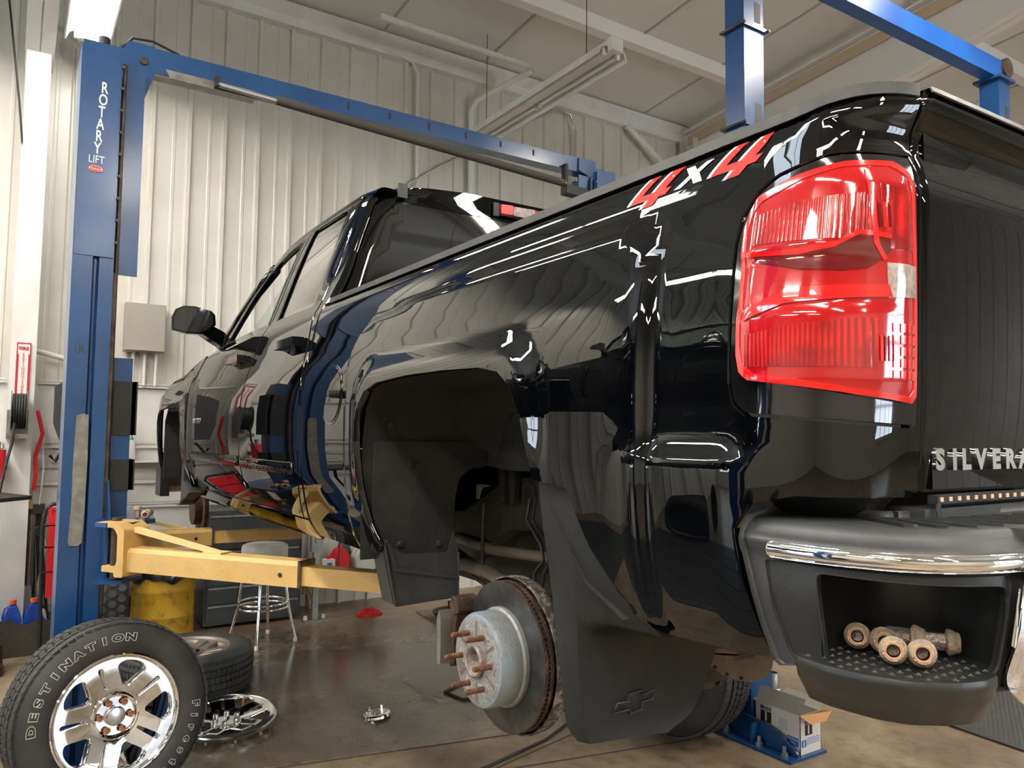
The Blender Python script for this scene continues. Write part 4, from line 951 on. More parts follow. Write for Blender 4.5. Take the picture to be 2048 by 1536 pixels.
# ================================================================== WHEEL WELL, FLAPS
for sg in (1, -1):
    prof = [(.452, 1.275), (.458, 1.40), (.455, 1.62), (.43, 1.72), (.37, 1.785), (.27, 1.806), (.0, 1.812), (-.26, 1.806), (-.38, 1.785), (-.43, 1.72), (-.465, 1.60), (-.50, 1.50), (-.60, 1.38), (-.70, 1.335)]
    bm = NB(); ys = [1.012, .93, .86, .80, .72, .66, .61, .585]; ins = [.004, 0, .002, .012, .010, .02, .045, .10]
    rows = []
    for y, k in zip(ys, ins):
        row = []
        for (a, b) in prof:
            cx, cz = 0, 1.35; q = Vector((a-cx, b-cz)); q *= 1-k/q.length
            row.append(bm.verts.new((cx+q.x, y*sg, cz+q.y)))
        rows.append(row)
    for r0, r1 in zip(rows[:-1], rows[1:]):
        for i in range(len(prof)-1):
            if abs(r1[0].co.y) < .715 and (prof[i][1]+prof[i+1][1])/2 < 1.56: continue
            bm.faces.new((r0[i], r0[i+1], r1[i+1], r1[i]))
    lin = fin('wheel_well_liner', bm, M_LINER, T, smooth=50)
    # inboard wall of the liner with its cut-out
    iw = [(.44, 1.545), (.44, 1.72), (.30, 1.80), (-.30, 1.80), (-.43, 1.70), (-.46, 1.55), (-.30, 1.545), (.12, 1.548), (.13, 1.538), (.30, 1.535)]
    panel('liner_inner_wall', [(a, b) for a, b in iw], lambda s, z, sg=sg: Vector((s, (.60-.03*sstep(1.5, 1.75, z))*sg, z)), M_LINER, lin, step=.06, thick=.01, flip=sg > 0)
    bm = NB()   # forward lower panel of the liner, faces the wheel, with the bottom tab
    prism(bm, rounded([(.985*sg, 1.30), (.985*sg, 1.62), (.60*sg, 1.62), (.60*sg, 1.54), (.66*sg, 1.536), (.700*sg, 1.505), (.712*sg, 1.45), (.718*sg, 1.34), (.708*sg, 1.27), (.86*sg, 1.262), (.95*sg, 1.285)], .015), .425, .433, 'x')
    fin('liner_front_panel', bm, M_LINER, lin, smooth=0)
    for (y, z) in ((.895, 1.315), (.765, 1.308), (.865, 1.555), (.93, 1.665)):
        bm = NB(); lathe(bm, [(.0005, .006), (.008, .0055), (.012, 0), (.0005, 0)], 16, AX((.4245, y*sg, z), (-1, 0, 0))); fin('push_clip', bm, M_FRAME, lin, smooth=40)
    # front stone guard
    gp = rounded([(.966*sg, 1.335), (.925*sg, 1.146), (.918*sg, 1.142), (.716*sg, 1.150), (.716*sg, 1.290), (.735*sg, 1.350), (.75*sg, 1.286), (.90*sg, 1.290), (.93*sg, 1.31)], [.005, .012, .0, .006, .01, .006, .012, .01, .01])
    bm = NB(); prism(bm, gp, .392, .400, 'x'); sgd = fin('front_stone_guard', bm, M_FLAP, T, smooth=0)
    bm = NB(); tube(bm, [(.390, .963*sg, 1.33), (.388, .924*sg, 1.149), (.388, .718*sg, 1.153), (.389, .718*sg, 1.285)], .0045, 8); fin('guard_edge', bm, M_PLASTIC, sgd)
    bm = NB(); prism(bm, [(.955*sg, 1.325), (.93*sg, 1.245), (.718*sg, 1.205), (.718*sg, 1.212), (.925*sg, 1.258), (.945*sg, 1.325)], .384, .393, 'x'); fin('guard_rib', bm, M_FLAP, sgd, smooth=0)
    bm = NB(); prism(bm, [(.95*sg, 1.335), (.965*sg, 1.30), (.93*sg, 1.15), (.92*sg, 1.15)], .392, .47, 'x'); fin('guard_side', bm, M_FLAP, sgd, smooth=0)
    # rear mud flap
    A_ = [(-.449, 1.012, 1.560), (-.460, 1.010, 1.48), (-.475, 1.006, 1.40), (-.49, 1.0, 1.30), (-.50, .994, 1.20), (-.506, .990, 1.14), (-.512, .985, 1.10), (-.530, .975, 1.076)]
    B_ = [(-.520, 1.014, 1.5585), (-.530, 1.010, 1.48), (-.540, 1.004, 1.40), (-.546, .992, 1.30), (-.546, .984, 1.20), (-.546, .978, 1.14), (-.546, .972, 1.105), (-.548, .958, 1.0735)]
    C_ = [(-.560, 1.010, 1.556), (-.600, 1.012, 1.472), (-.665, 1.006, 1.388), (-.765, .985, 1.318), (-.680, .76, 1.296), (-.590, .682, 1.190), (-.565, .705, 1.100), (-.560, .775, 1.062)]
    A_, B_, C_ = [[(x, y*sg, z) for x, y, z in L_] for L_ in (A_, B_, C_)]
    bm = NB(); N1, N2 = 40, 16
    def cr(L_, t):
        tt = t*(len(L_)-1); tab = [[(i, p[k]) for i, p in enumerate(L_)] for k in range(3)]
        return Vector([interp(tab[k], tt) for k in range(3)])
    rows = []
    for i in range(N1+1):
        t = i/N1; a, b, c = cr(A_, t), cr(B_, t), cr(C_, t); row = []
        for j in range(5): row.append(bm.verts.new(a.lerp(b, j/4)))
        for j in range(1, N2+1):
            u = j/N2; p = b.lerp(c, u)
            p.x = lerp(b.x, c.x, u**2.2)          # concave: hugs the flat face, then flares back along the body
            row.append(bm.verts.new(p))
        rows.append(row)
    for i in range(N1):
        for j in range(len(rows[0])-1): bm.faces.new((rows[i][j], rows[i+1][j], rows[i+1][j+1], rows[i][j+1]))
    g = bmesh.ops.solidify(bm, geom=bm.faces[:], thickness=.006)
    fo = fin('rear_mud_flap', bm, M_FLAP, T, smooth=32)
    # pressed emblem outline, following the flap face
    em = [(.905, 1.118), (.905, 1.132), (.880, 1.142), (.868, 1.142), (.868, 1.157), (.838, 1.157), (.838, 1.152), (.800, 1.158), (.793, 1.158), (.800, 1.145), (.823, 1.140), (.838, 1.136), (.838, 1.126), (.868, 1.122), (.868, 1.116)]
    em = [(.912, 1.122), (.900, 1.139), (.872, 1.137), (.870, 1.151), (.838, 1.153), (.838, 1.144), (.800, 1.150), (.812, 1.132), (.838, 1.131), (.838, 1.117), (.868, 1.114), (.870, 1.124)]
    bm = NB(); tube(bm, [(-.552-.0035, y*sg, z) for y, z in em], .0022, 5, close=True); fin('emblem', bm, M_FLAP, fo, smooth=180)

# ================================================================== CHASSIS, AXLE, BRAKE
for sg in (1, -1):
    bm = NB()   # frame rail, kicked up over the axle
    pts = [(3.9, 1.30), (2.9, 1.24), (1.2, 1.22), (.75, 1.28), (.45, 1.42), (-.45, 1.45), (-.8, 1.42), (-1.08, 1.42)]
    hh = [.14, .16, .17, .18, .17, .15, .14, .13]
    poly = [(x, z+h/2) for (x, z), h in zip(pts, hh)]+[(x, z-h/2) for (x, z), h in list(zip(pts, hh))[::-1]]
    prism(bm, poly, min(sg*.42, sg*.49), max(sg*.42, sg*.49), 'y'); fro = fin('frame_rail', bm, M_FRAME, T, smooth=0, bevel=.008)
    bm = NB(); lathe(bm, [(.030, 0), (.034, .006), (.040, .006), (.042, 0)], 28, AX((.34, sg*.49, 1.455), (0, sg, 0))); fin('rail_hole_rim', bm, M_FRAME, fro)
    bm = NB(); lathe(bm, [(.0005, .002), (.031, .002)], 28, AX((.34, sg*.49, 1.455), (0, sg, 0))); fin('rail_hole', bm, M_BLACK, fro)
    for x_, z_ in ((.12, 1.47), (.10, 1.42)):
        bm = NB(); lathe(bm, [(.0005, .002), (.012, .002)], 16, AX((x_, sg*.49, z_), (0, sg, 0))); fin('rail_hole', bm, M_BLACK, fro)
    for x_ in (.46, .40):
        bm = NB(); prism(bm, rounded([(x_+.022, 1.56), (x_-.02, 1.56), (x_-.018, 1.43), (x_+.0, 1.42), (x_+.014, 1.43)], .006), min(sg*.50, sg*.52), max(sg*.50, sg*.52), 'y'); fin('rail_bracket', bm, M_FRAME, fro, smooth=0)
    # leaf spring pack
    bm = NB()
    for k in range(3):
        L_ = .75-.2*k; P_ = []
        for i in range(17):
            t = -1+2*i/16; P_.append((t*L_-.02, 1.145+.10*(t*L_/.75)**2-k*.014))
        prism(bm, P_+[(a, b-.010) for a, b in P_[::-1]], min(sg*.53, sg*.59), max(sg*.53, sg*.59), 'y')
    tag(fin('leaf_spring', bm, M_RUSTDK, T, smooth=0), kind=None)
    bm = NB(); cyl(bm, (-.07, sg*.50, 1.04), (.20, sg*.42, 1.44), .030, 14); cyl(bm, (-.10, sg*.51, 1.00), (.02, sg*.47, 1.17), .040, 14); fin('shock_absorber', bm, M_PLASTIC2, T, smooth=50)
# axle tube and differential
bm = NB(); cyl(bm, (0, -.74, 1.08), (0, .74, 1.08), .042, 20); fin('axle_tube', bm, M_FRAME, T, smooth=50)
bm = NB(); lathe(bm, [(.001, .155), (.07, .152), (.12, .11), (.150, .05), (.165, .05), (.165, .03), (.15, .0), (.14, -.12), (.05, -.20), (.001, -.20)], 32, AX((-.0, .10, 1.06), (-1, 0, 0))); dfo = fin('differential', bm, M_FRAME, T, smooth=40)
for i in range(10):
    a = 2*PI*i/10+.1; bm = NB(); cyl(bm, (-.045, .10+.157*math.cos(a), 1.06+.157*math.sin(a)), (-.062, .10+.157*math.cos(a), 1.06+.157*math.sin(a)), .008, 6); fin('cover_bolt', bm, M_RUSTDK, dfo, smooth=0)
# spare wheel carrier area: dirty pan seen below the body behind the flap
bm = NB(); lathe(bm, [(.001, -.01), (.06, -.01), (.088, -.005), (.094, .002), (.094, .006), (.08, .010), (.001, .010)], 40, Matrix.Translation((-.50, .525, 1.178)) @ Euler((R(62), R(-8), R(20))).to_matrix().to_4x4()); hto = fin('hanging_cover_plate', bm, mat('dusty_tan_steel', (.16, .13, .09), .6, c2=(.07, .06, .045), scale=7, bump=.2), T, smooth=40)
for a in (-1.9, -1.45, -1.05):
    bm = NB(); cyl(bm, (.075*math.cos(a), .075*math.sin(a), -.0125), (.075*math.cos(a), .075*math.sin(a), -.004), .004, 10)
    bm.transform(Matrix.Translation((-.50, .525, 1.178)) @ Euler((R(62), R(-8), R(20))).to_matrix().to_4x4()); fin('plate_hole', bm, M_BLACK, hto, smooth=0)
# tank, exhaust, pipes behind the wheel well
bm = NB(); box(bm, .55, 1.9, -.05, .40, 1.10, 1.34); fin('fuel_tank', bm, M_BLACK, T, smooth=0, bevel=.04)
bm = NB(); prism(bm, rounded([(.44, 1.42), (.18, 1.37), (.10, 1.36), (.10, 1.12), (.44, 1.10), (.75, 1.18), (.75, 1.40)], .02), .395, .41, 'y'); fin('heat_shield', bm, M_FRAME, T, smooth=0)
bm = NB(); tube(bm, [(.80, .50, 1.27), (.50, .52, 1.262), (.30, .53, 1.275), (.12, .53, 1.285), (-.10, .53, 1.29)], .017, 12); fin('brake_pipe_guard', bm, mat('tan_dusty_tube', (.16, .13, .10), .55, c2=(.09, .075, .06), scale=12), T, smooth=60)
bm = NB(); tube(bm, [(.72, .60, 1.20), (.55, .60, 1.215), (.40, .60, 1.210), (.28, .60, 1.19), (.18, .60, 1.15), (.10, .61, 1.09), (.05, .62, 1.02), (0, .62, .98)], .021, 12); fin('parking_brake_conduit', bm, mat('tan_dusty_tube', (.16, .13, .10)), T, smooth=60)
for k, dy in ((0, 0), (1, .02)):
    bm = NB(); tube(bm, [(.22, .55+dy, 1.455), (.225, .56+dy, 1.39), (.17, .57+dy, 1.36), (.12, .58+dy, 1.33), (.10, .585+dy, 1.29), (.12+.02*k, .59+dy, 1.25), (.14-.05*k, .60+dy, 1.10), (.13-.05*k, .61+dy, 1.04), (.08, .62+dy, 1.02)], .0055, 8); fin('brake_hose', bm, M_BLACK, T, smooth=60)
bm = NB(); tube(bm, [(.47, .58, 1.42), (.46, .59, 1.32), (.44, .60, 1.24), (.43, .61, 1.19)], .006, 8); fin('cable_bracket', bm, M_FRAME, T, smooth=60)
bm = NB(); box(bm, -.20, .30, -.45, .45, 1.12, 1.14); box(bm, -.9, -.5, -.6, .35, 1.22, 1.40); fin('cross_member', bm, M_FRAME, T, smooth=0, bevel=.01)
# brake assembly on the left rear
AXL = AX((0, 0, 1.08), (0, 1, 0), (0, 0, 1))
def brake(y0, m=1):
    b = NB(); lathe(b, [(.060, y0-.080), (.192, y0-.070), (.196, y0-.062), (.197, y0-.030), (.193, y0-.030), (.190, y0-.058), (.060, y0-.068)], 72, AXL, closed=True); sh = fin('dust_shield', b, mat('corroded_shield', (.045, .042, .040), .7, .2, c2=(.30, .25, .22), scale=45, contrast=(.47, .62), bump=.5, bscale=120), T, smooth=50)
    b = NB(); lathe(b, [(.115, y0), (.185, y0), (.1855, y0-.001), (.1855, y0-.008), (.180, y0-.009), (.180, y0-.017), (.1855, y0-.018), (.1855, y0-.026), (.1845, y0-.027), (.06, y0-.027)], 96, AXL, mi=0)
    ro_ = fin('brake_rotor', b, M_ROTOR, T, smooth=40)
    b = NB()
    for i in range(90):
        a = 2*PI*i/90; box(b, -.0016, .0016, .1795, .1850, y0-.018, y0-.008, M=AXL @ Matrix.Rotation(a, 4, 'Z'))
    tag(fin('cooling_vanes', b, M_RUSTDK, ro_, smooth=0), kind='stuff')
    b = NB(); lathe(b, [(.1852, y0-.0005), (.1862, y0-.001), (.1862, y0-.0085), (.1852, y0-.009)], 96, AXL, closed=True); lathe(b, [(.1852, y0-.0175), (.1862, y0-.018), (.1862, y0-.0265), (.1852, y0-.027)], 96, AXL, closed=True); fin('rotor_rim', b, M_RUSTDK, ro_, smooth=40)
    b = NB(); lathe(b, [(.113, y0+.0005), (.122, y0+.0005), (.1235, y0-.001)], 96, AXL); fin('rotor_groove', b, M_RUSTDK, ro_, smooth=40)
    b = NB(); lathe(b, [(.123, y0-.002), (.1225, y0+.010), (.1165, y0+.014), (.1160, y0+.066), (.112, y0+.074), (.103, y0+.0765), (.040, y0+.0765), (.036, y0+.079), (.036, y0+.070)], 96, AXL); hat = fin('rotor_hat', b, M_HAT, T, smooth=40)
    yf = y0+.0765
    b = NB(); lathe(b, [(.103, yf+.0004), (.098, yf+.0012), (.042, yf+.0012)], 80, AXL); fin('hat_face', b, M_HUBFACE, hat, smooth=40)
    # pilot bore
    b = NB(); lathe(b, [(.042, yf), (.0415, yf+.010), (.036, yf+.014), (.0315, yf+.012), (.029, yf-.004), (.022, yf-.012), (.001, yf-.014)], 48, AXL); fin('hub_pilot', b, mat('brown_hub_bore', (.16, .12, .10), .55, .4, c2=(.38, .34, .32), scale=40, bump=.4, bscale=160), hat, smooth=40)
    for i in range(6):
        a = PI/2+R(30)+2*PI*i/6+R(2)
        Mi = AXL @ Matrix.Rotation(a, 4, 'Z') @ Matrix.Translation((.0705, 0, 0))
        b = NB(); pl = []
        for k in range(28):
            q = 2*PI*k/28; rr = .0165*(1+.28*math.sin(3*q+i)*.6+.12*math.cos(5*q)); pl.append((rr*math.cos(q)+.003, rr*1.15*math.sin(q)))
        prism(b, pl, yf+.001, yf+.0026, 'z', M=Mi); fin('bright_patch', b, M_BRIGHTPATCH, hat, smooth=0)
        b = NB(); prism(b, [(-.018, -.0025), (.026, -.004), (.026, .004), (-.018, .0025)], yf+.001, yf+.0022, 'z', M=AXL @ Matrix.Rotation(a+R(30), 4, 'Z') @ Matrix.Translation((.070, 0, 0))); fin('casting_line', b, mat('brown_cast_line', (.17, .13, .10), .6, .3), hat, smooth=0)
        b = NB(); pr_ = [(.001, yf+.053), (.0055, yf+.052), (.0063, yf+.050)]
        for k in range(11): pr_ += [(.0070, yf+.048-.0028*k), (.0063, yf+.0466-.0028*k)]
        pr_ += [(.0072, yf+.016), (.0072, yf)]
        lathe(b, pr_, 16, Mi); fin('wheel_stud', b, M_RUST, hat, smooth=30)
    # caliper bracket and caliper at the front of the disc
    b = NB(); prism(b, rounded([(-.180, -.055), (-.205, -.075), (-.215, .055), (-.190, .095), (-.165, .085), (-.186, .0)], .01), y0-.045, y0+.040, 'z', M=AXL)
    cal = fin('caliper_bracket', b, M_RUSTDK, T, smooth=0, bevel=.004)
    b = NB(); prism(b, rounded([(-.198, -.060), (-.216, -.062), (-.222, .06), (-.208, .085), (-.200, .06)], .004), y0+.012, y0+.074, 'z', M=AXL); fin('caliper_face', b, M_STEEL, cal, smooth=0, bevel=.003)
    b = NB(); prism(b, rounded([(-.150, .085), (-.185, .07), (-.205, .095), (-.190, .125), (-.160, .12)], .008), y0-.02, y0+.045, 'z', M=AXL); fin('caliper_pin', b, M_RUSTDK, cal, smooth=0, bevel=.006)
brake(.803)
# front brake seen small under the wing
bm = NB(); lathe(bm, [(.001, .80), (.165, .80), (.165, .825), (.10, .825), (.10, .87), (.001, .87)], 40, AX((3.63, 0, 1.15), (0, 1, 0))); fin('front_brake', bm, M_RUSTDK, T, smooth=40)
bm = NB()
for sg in (1,):
    prism(bm, [(3.22, 1.33), (3.215, 1.75), (3.33, 1.80), (3.95, 1.80), (4.06, 1.72), (4.07, 1.33), (4.05, 1.33), (4.04, 1.70), (3.94, 1.78), (3.34, 1.78), (3.235, 1.72), (3.235, 1.33)], .60, .985, 'y'); box(bm, 3.23, 4.05, .60, .62, 1.36, 1.79)
fin('front_wheel_well', bm, M_LINER, T, smooth=0)
bm = NB(); prism(bm, rounded([(3.19, 1.53), (3.165, 1.36), (2.99, 1.302), (3.36, 1.20), (3.24, 1.215), (3.22, 1.53)], .005), .93, 1.012, 'y'); fin('front_mud_flap', bm, M_FLAP, T, smooth=0)

# ================================================================== TWO-POST LIFTS
def lift(name, label, X, yl, yr, H, arms=True, lettering=False, ext=0.0, bases=True, group=None, baselen=.0):
    t = thing(name, label, 'vehicle lift', (X, (yl+yr)/2, 0), 0, group)
    for y, d in ((yl, 1), (yr, -1)):     # d: +1 column stands on the left, opens to -y
        q = lambda a: y+d*a
        sec = [(X-.15, q(.155)), (X-.15, q(.065)), (X-.118, q(.055)), (X-.118, q(.045)), (X-.145, q(.035)), (X-.145, q(-.03)), (X-.11, q(-.03)), (X-.11, q(.135)),
               (X+.11, q(.135)), (X+.11, q(-.03)), (X+.145, q(-.03)), (X+.145, q(.035)), (X+.118, q(.045)), (X+.118, q(.055)), (X+.15, q(.065)), (X+.15, q(.155))]
        bm = NB(); prism(bm, sec, 0.012, H, 'z'); c = fin('column', bm, M_BLUE, t, smooth=0, bevel=.003)
        bm = NB(); box(bm, X-.155, X-.150, min(q(.150), q(-.025)), max(q(.150), q(-.025)), 2.52, H+.02); fin('cover_plate', bm, M_BLUE, c, smooth=0, bevel=.002)
        bm = NB(); box(bm, X-.09, X-.075, min(q(-.03), q(-.145)), max(q(-.03), q(-.145)), 2.45, H-.03); fin('slider_guard', bm, M_BLUE, c, smooth=0)
        for k in range(9):
            z = 2.60+.115*k
            bm = NB(); cyl(bm, (X-.1505, q(-.034), z-.0), (X-.160, q(-.034), z), .008, 8); fin('cover_bolt', bm, M_DARKSTEEL, c, smooth=0)
        bm = NB(); box(bm, X-.24, X+.24, min(q(.19), q(-.20)), max(q(.19), q(-.20)), 0, .014); pl = fin('base_plate', bm, M_BLUE, t, smooth=0)
        for a in (-.2, .2):
            for b in (.16, -.16):
                bm = NB(); cyl(bm, (X+a, q(b), .014), (X+a, q(b), .055), .011, 10); cyl(bm, (X+a, q(b), .014), (X+a, q(b), .028), .020, 6); fin('anchor_bolt', bm, M_STEEL, pl, smooth=0)
        # carriage, cables and cylinder inside the column
        bm = NB(); box(bm, X-.085, X+.085, min(q(.02), q(-.145)), max(q(.02), q(-.145)), .93, 2.02); ca = fin('carriage', bm, M_BLUE, t, smooth=0, bevel=.006)
        bm = NB(); cyl(bm, (X-.045, q(.075), .05), (X-.045, q(.075), H-.1), .028, 14); fin('hydraulic_cylinder', bm, M_DARKSTEEL, c, smooth=60)
        for a, r_ in ((-.112, .010), (-.094, .006), (.09, .006)):
            bm = NB(); cyl(bm, (X+a, q(-.045 if a < -.1 else -.03), .02), (X+a, q(-.045 if a < -.1 else -.03), H-.05), r_, 8); fin('lift_cable', bm, M_DARKSTEEL, c, smooth=60)
        bm = NB(); box(bm, X-.125, X-.110, min(q(-.028), q(-.048)), max(q(-.028), q(-.048)), .3, 2.45); fin('wear_strip', bm, M_DARKSTEEL, c, smooth=0)
        for k, (z0_, z1_) in enumerate(((1.345, 1.50), (1.505, 1.62), (1.625, 1.90))):
            if k == 1: continue
            bm = NB(); box(bm, X-.098, X-.086, min(q(-.06), q(-.165)), max(q(-.06), q(-.165)), z0_, z1_); fin('door_pad', bm, M_BLACK, ca, smooth=0, bevel=.004)
            bm = NB(); box(bm, X-.098, X+.098, min(q(-.145), q(-.172)), max(q(-.145), q(-.172)), z0_, z1_); fin('door_pad', bm, M_BLACK, ca, smooth=0, bevel=.006)
        if not arms: continue
        if d > 0:
            bm = NB(); prism(bm, [(X-.36, q(.02)), (X-.30, q(-.02)), (X-.15, q(-.03)), (X+.15, q(-.03)), (X+.42, q(-.05)), (X+.42, q(-.22)), (X+.15, q(-.28)), (X-.30, q(-.25)), (X-.44, q(-.13)), (X-.42, q(-.02))], 1.195, 1.215, 'z')
            sh = fin('carriage_top_plate', bm, M_BLUE, ca, smooth=0, bevel=.003)
            bm = NB(); prism(bm, [(X-.36, q(.02)), (X-.15, q(-.03)), (X+.15, q(-.03)), (X+.42, q(-.05)), (X+.42, q(-.20)), (X+.15, q(-.22)), (X-.30, q(-.20)), (X-.40, q(-.10))], .925, .942, 'z'); fin('carriage_bottom_plate', bm, M_BLUE, ca, smooth=0, bevel=.003)
            bm = NB(); prism(bm, [(X-.30, 1.215), (X-.155, 1.40), (X+.16, 1.40), (X+.30, 1.215)], min(q(-.045), q(-.052)), max(q(-.045), q(-.052)), 'y'); fin('gusset', bm, M_BLUE, ca, smooth=0)
            bm = NB(); box(bm, X-.30, X+.30, min(q(-.03), q(-.045)), max(q(-.03), q(-.045)), .94, 1.2); fin('carriage_web', bm, M_BLUE, ca, smooth=0)
    yb0, yb1 = yl-.17, yr-.02
    if True:
        zb = H
        bm = NB(); box(bm, X-.02, X+.085, yb1, yb0, zb+.02, zb+.125); o = fin('crossbar', bm, M_BLUE, t, smooth=0, bevel=.004)
        bm = NB(); prism(bm, [(yb0-.02, zb+.125), (yb0+.10, zb+.125), (yb0+.15, zb+.08), (yb0+.15, zb-.10), (yb0+.10, zb-.30), (yb0+.06, zb-.30), (yb0-.03, zb-.02), (yb0-.10, zb-.02)], X-.035, X-.02, 'x'); fin('end_bracket', bm, M_BLUE, o, smooth=0)
        bm = NB(); prism(bm, [(yb1+.12, zb+.125), (yb1-.04, zb+.125), (yb1-.04, zb-.12), (yb1+.03, zb-.12), (yb1+.03, zb+.0), (yb1+.12, zb+.03)], X-.035, X-.02, 'x'); fin('end_bracket', bm, M_BLUE, o, smooth=0)
        bm = NB(); cyl(bm, (X-.05, yb0+.03, zb+.03), (X+.10, yb0+.03, zb+.03), .02, 12); fin('sheave_pin', bm, M_DARKSTEEL, o, smooth=0)
        if name == 'two_post_lift':
            bm = NB(); cyl(bm, (X-.055, .985, zb-.005), (X-.055, -1.46, zb-.105), .016, 14); fin('shutoff_bar', bm, mat('galvanised_pipe', (.50, .50, .48), .35, .6), o, smooth=60)
            bm = NB(); cyl(bm, (X-.055, .66, zb-.012), (X-.055, -1.44, zb-.106), .028, 14); fin('bar_padding', bm, mat('grey_foam_sleeve', (.07, .062, .055), .8), o, smooth=60)
            for yy in (.99, -1.46):
                bm = NB(); box(bm, X-.07, X-.02, yy-.012, yy+.012, zb-.02 if yy > 0 else zb-.13, zb+.04); fin('bar_bracket', bm, M_BLACK, o, smooth=0)
            bm = NB(); box(bm, X-.10, X-.02, -1.64, -1.44, zb-.19, zb-.125); fin('limit_switch', bm, M_BLACK, o, smooth=0, bevel=.01)
            bm = NB(); box(bm, X-.03, X+.05, 1.32-.55, 1.32, zb-.025, zb+.02); fin('cable_guard', bm, M_STEEL, o, smooth=0)
            for k in range(6):
                yy = .2-k*.28
                bm = NB(); box(bm, X-.024, X-.018, yy, yy+.012, zb+.06, zb+.10); fin('bar_slot', bm, M_BLACK, o, smooth=0)
    return t
# the truck's own lift: left column beside the cab, right column behind the bed
L1 = lift('two_post_lift', 'blue two post lift with white vertical lettering holding up the black truck', 2.80, 1.505, -1.70, 3.60)
def arm(p0, p1, z, h, split, brace=True, pad=True):
    p0, p1 = Vector((*p0, 0)), Vector((*p1, 0)); d = (p1-p0); L = d.length; d.normalize()
    x, y = d, Vector((-d.y, d.x, 0)); M = Matrix((x, y, Vector((0, 0, 1)))).transposed().to_4x4(); M.translation = Vector((p0.x, p0.y, z))
    bm = NB(); prism(bm, [(-.052, 0), (.052, 0), (.052, h-.018), (.040, h), (-.040, h), (-.052, h-.018)], .06, L*split, 'x', M=M)
    o = fin('lift_arm', bm, M_YELLOW, L1, smooth=0, bevel=.003)
    bm = NB(); prism(bm, [(-.040, .008), (.040, .008), (.040, h-.022), (-.040, h-.022)], L*split-.06, L, 'x', M=M); i = fin('arm_extension', bm, M_YELLOW, o, smooth=0, bevel=.003)
    bm = NB(); prism(bm, [(L*split-.012, -.054), (L*split+.0, -.054), (L*split+.0, .054), (L*split-.012, .054)], -.002, h+.003, 'z', M=M); fin('collar', bm, M_DARKSTEEL, o, smooth=0)
    # hinge head: upright plate with the eye plates above and below
    bm = NB(); prism(bm, rounded([(.02, -.025), (.075, -.025), (.075, h+.085), (.03, h+.115), (-.10, h+.115), (-.10, h+.092), (.01, h+.092), (.035, h+.06), (.035, .04), (.02, .02)], .012), -.075, .075, 'y', M=M)
    fin('hinge_head', bm, M_YELLOW, o, smooth=40)
    bm = NB(); prism(bm, rounded([(-.10, -.045), (.03, -.06), (.03, .06), (-.10, .045)], .02), -.01, .014, 'z', M=M); fin('hinge_eye', bm, M_YELLOW, o, smooth=40)
    bm = NB(); cyl(bm, M @ Vector((-.055, 0, -.05)), M @ Vector((-.055, 0, h+.13)), .022, 16); fin('pivot_pin', bm, M_DARKSTEEL, o, smooth=50)
    if brace:
        bm = NB(); prism(bm, [(.06, h+.070), (.075, h+.092), (L*.36, h+.004), (L*.36, h-.004), (L*.33, h-.004)], -.016, .016, 'y', M=M); prism(bm, [(L*.30, h), (L*.36, h), (L*.36, h+.008), (L*.30, h+.008)], -.035, .035, 'y', M=M); fin('arm_brace', bm, mat('pale_yellow_paint', (.70, .52, .24), .55), o, smooth=0)
    bm = NB(); cyl(bm, M @ Vector((L*split-.10, -.054, h*.45)), M @ Vector((L*split-.10, -.058, h*.45)), .009, 12); cyl(bm, M @ Vector((L*split-.10, .054, h*.45)), M @ Vector((L*split-.10, .058, h*.45)), .009, 12); fin('stop_hole', bm, M_BLACK, o, smooth=0)
    if pad:
        bm = NB(); cyl(bm, M @ Vector((L-.03, 0, h-.03)), M @ Vector((L-.03, 0, h+.05)), .035, 16); cyl(bm, M @ Vector((L-.03, 0, h+.05)), M @ Vector((L-.03, 0, h+.075)), .062, 20); fin('lift_pad', bm, M_DARKSTEEL, o, smooth=50)
    return o
arm((2.40, 1.40), (1.05, .42), .995, .108, .62)
arm((3.16, 1.36), (3.10, .33), .985, .095, .50)
arm((2.45, -1.62), (1.15, -.45), .995, .108, .62)
arm((3.16, -1.58), (3.10, -.33), .985, .095, .50)
# lettering down the cover plate
yc = 1.565
for k, ch in enumerate('ROTARY'):
    text('letter', ch, .082, AX((2.644, yc-.012+.004*k, 3.385-k*.0635), (-1, 0, 0), (0, 0, 1)), M_SIGNWHITE, L1, extrude=.0006, sx=.62, offset=.0012)
text('letter', 'LIFT', .056, AX((2.644, yc+.010, 3.010), (-1, 0, 0), (0, 0, 1)), M_SIGNWHITE, L1, extrude=.0006, sx=.72)
bm = NB(); prism(bm, [(yc+.012+.034*math.cos(a), 2.962+.018*math.sin(a)) for a in [2*PI*i/32 for i in range(32)]], 2.641, 2.6445, 'x'); ov = fin('oval_badge', bm, M_SIGNRED, L1, smooth=0)
bm = NB(); tube(bm, [(2.641, yc+.012+.030*math.cos(a), 2.962+.0145*math.sin(a)) for a in [2*PI*i/32 for i in range(32)]], .0012, 4, close=True); fin('badge_ring', bm, M_SIGNWHITE, ov)
text('badge_word', 'Makers', .020, AX((2.6405, yc+.012, 2.962), (-1, 0, 0), (0, 0, 1)), M_SIGNWHITE, ov, extrude=.0004)
text('stencil', '1R', .06, AX((2.6495, 1.612, 2.045), (-1, 0, 0), (0, 0, 1)), M_PRINTBLK, L1, extrude=.0003, sx=.8)
bm = NB(); y_, z_ = 1.585, 1.70
P_ = [(1.608, 1.72), (1.580, 1.73), (1.556, 1.722), (1.552, 1.5), (1.556, 1.2), (1.560, 1.10), (1.575, 1.085), (1.612, 1.085), (1.620, 1.10), (1.612, 1.3), (1.614, 1.5)]
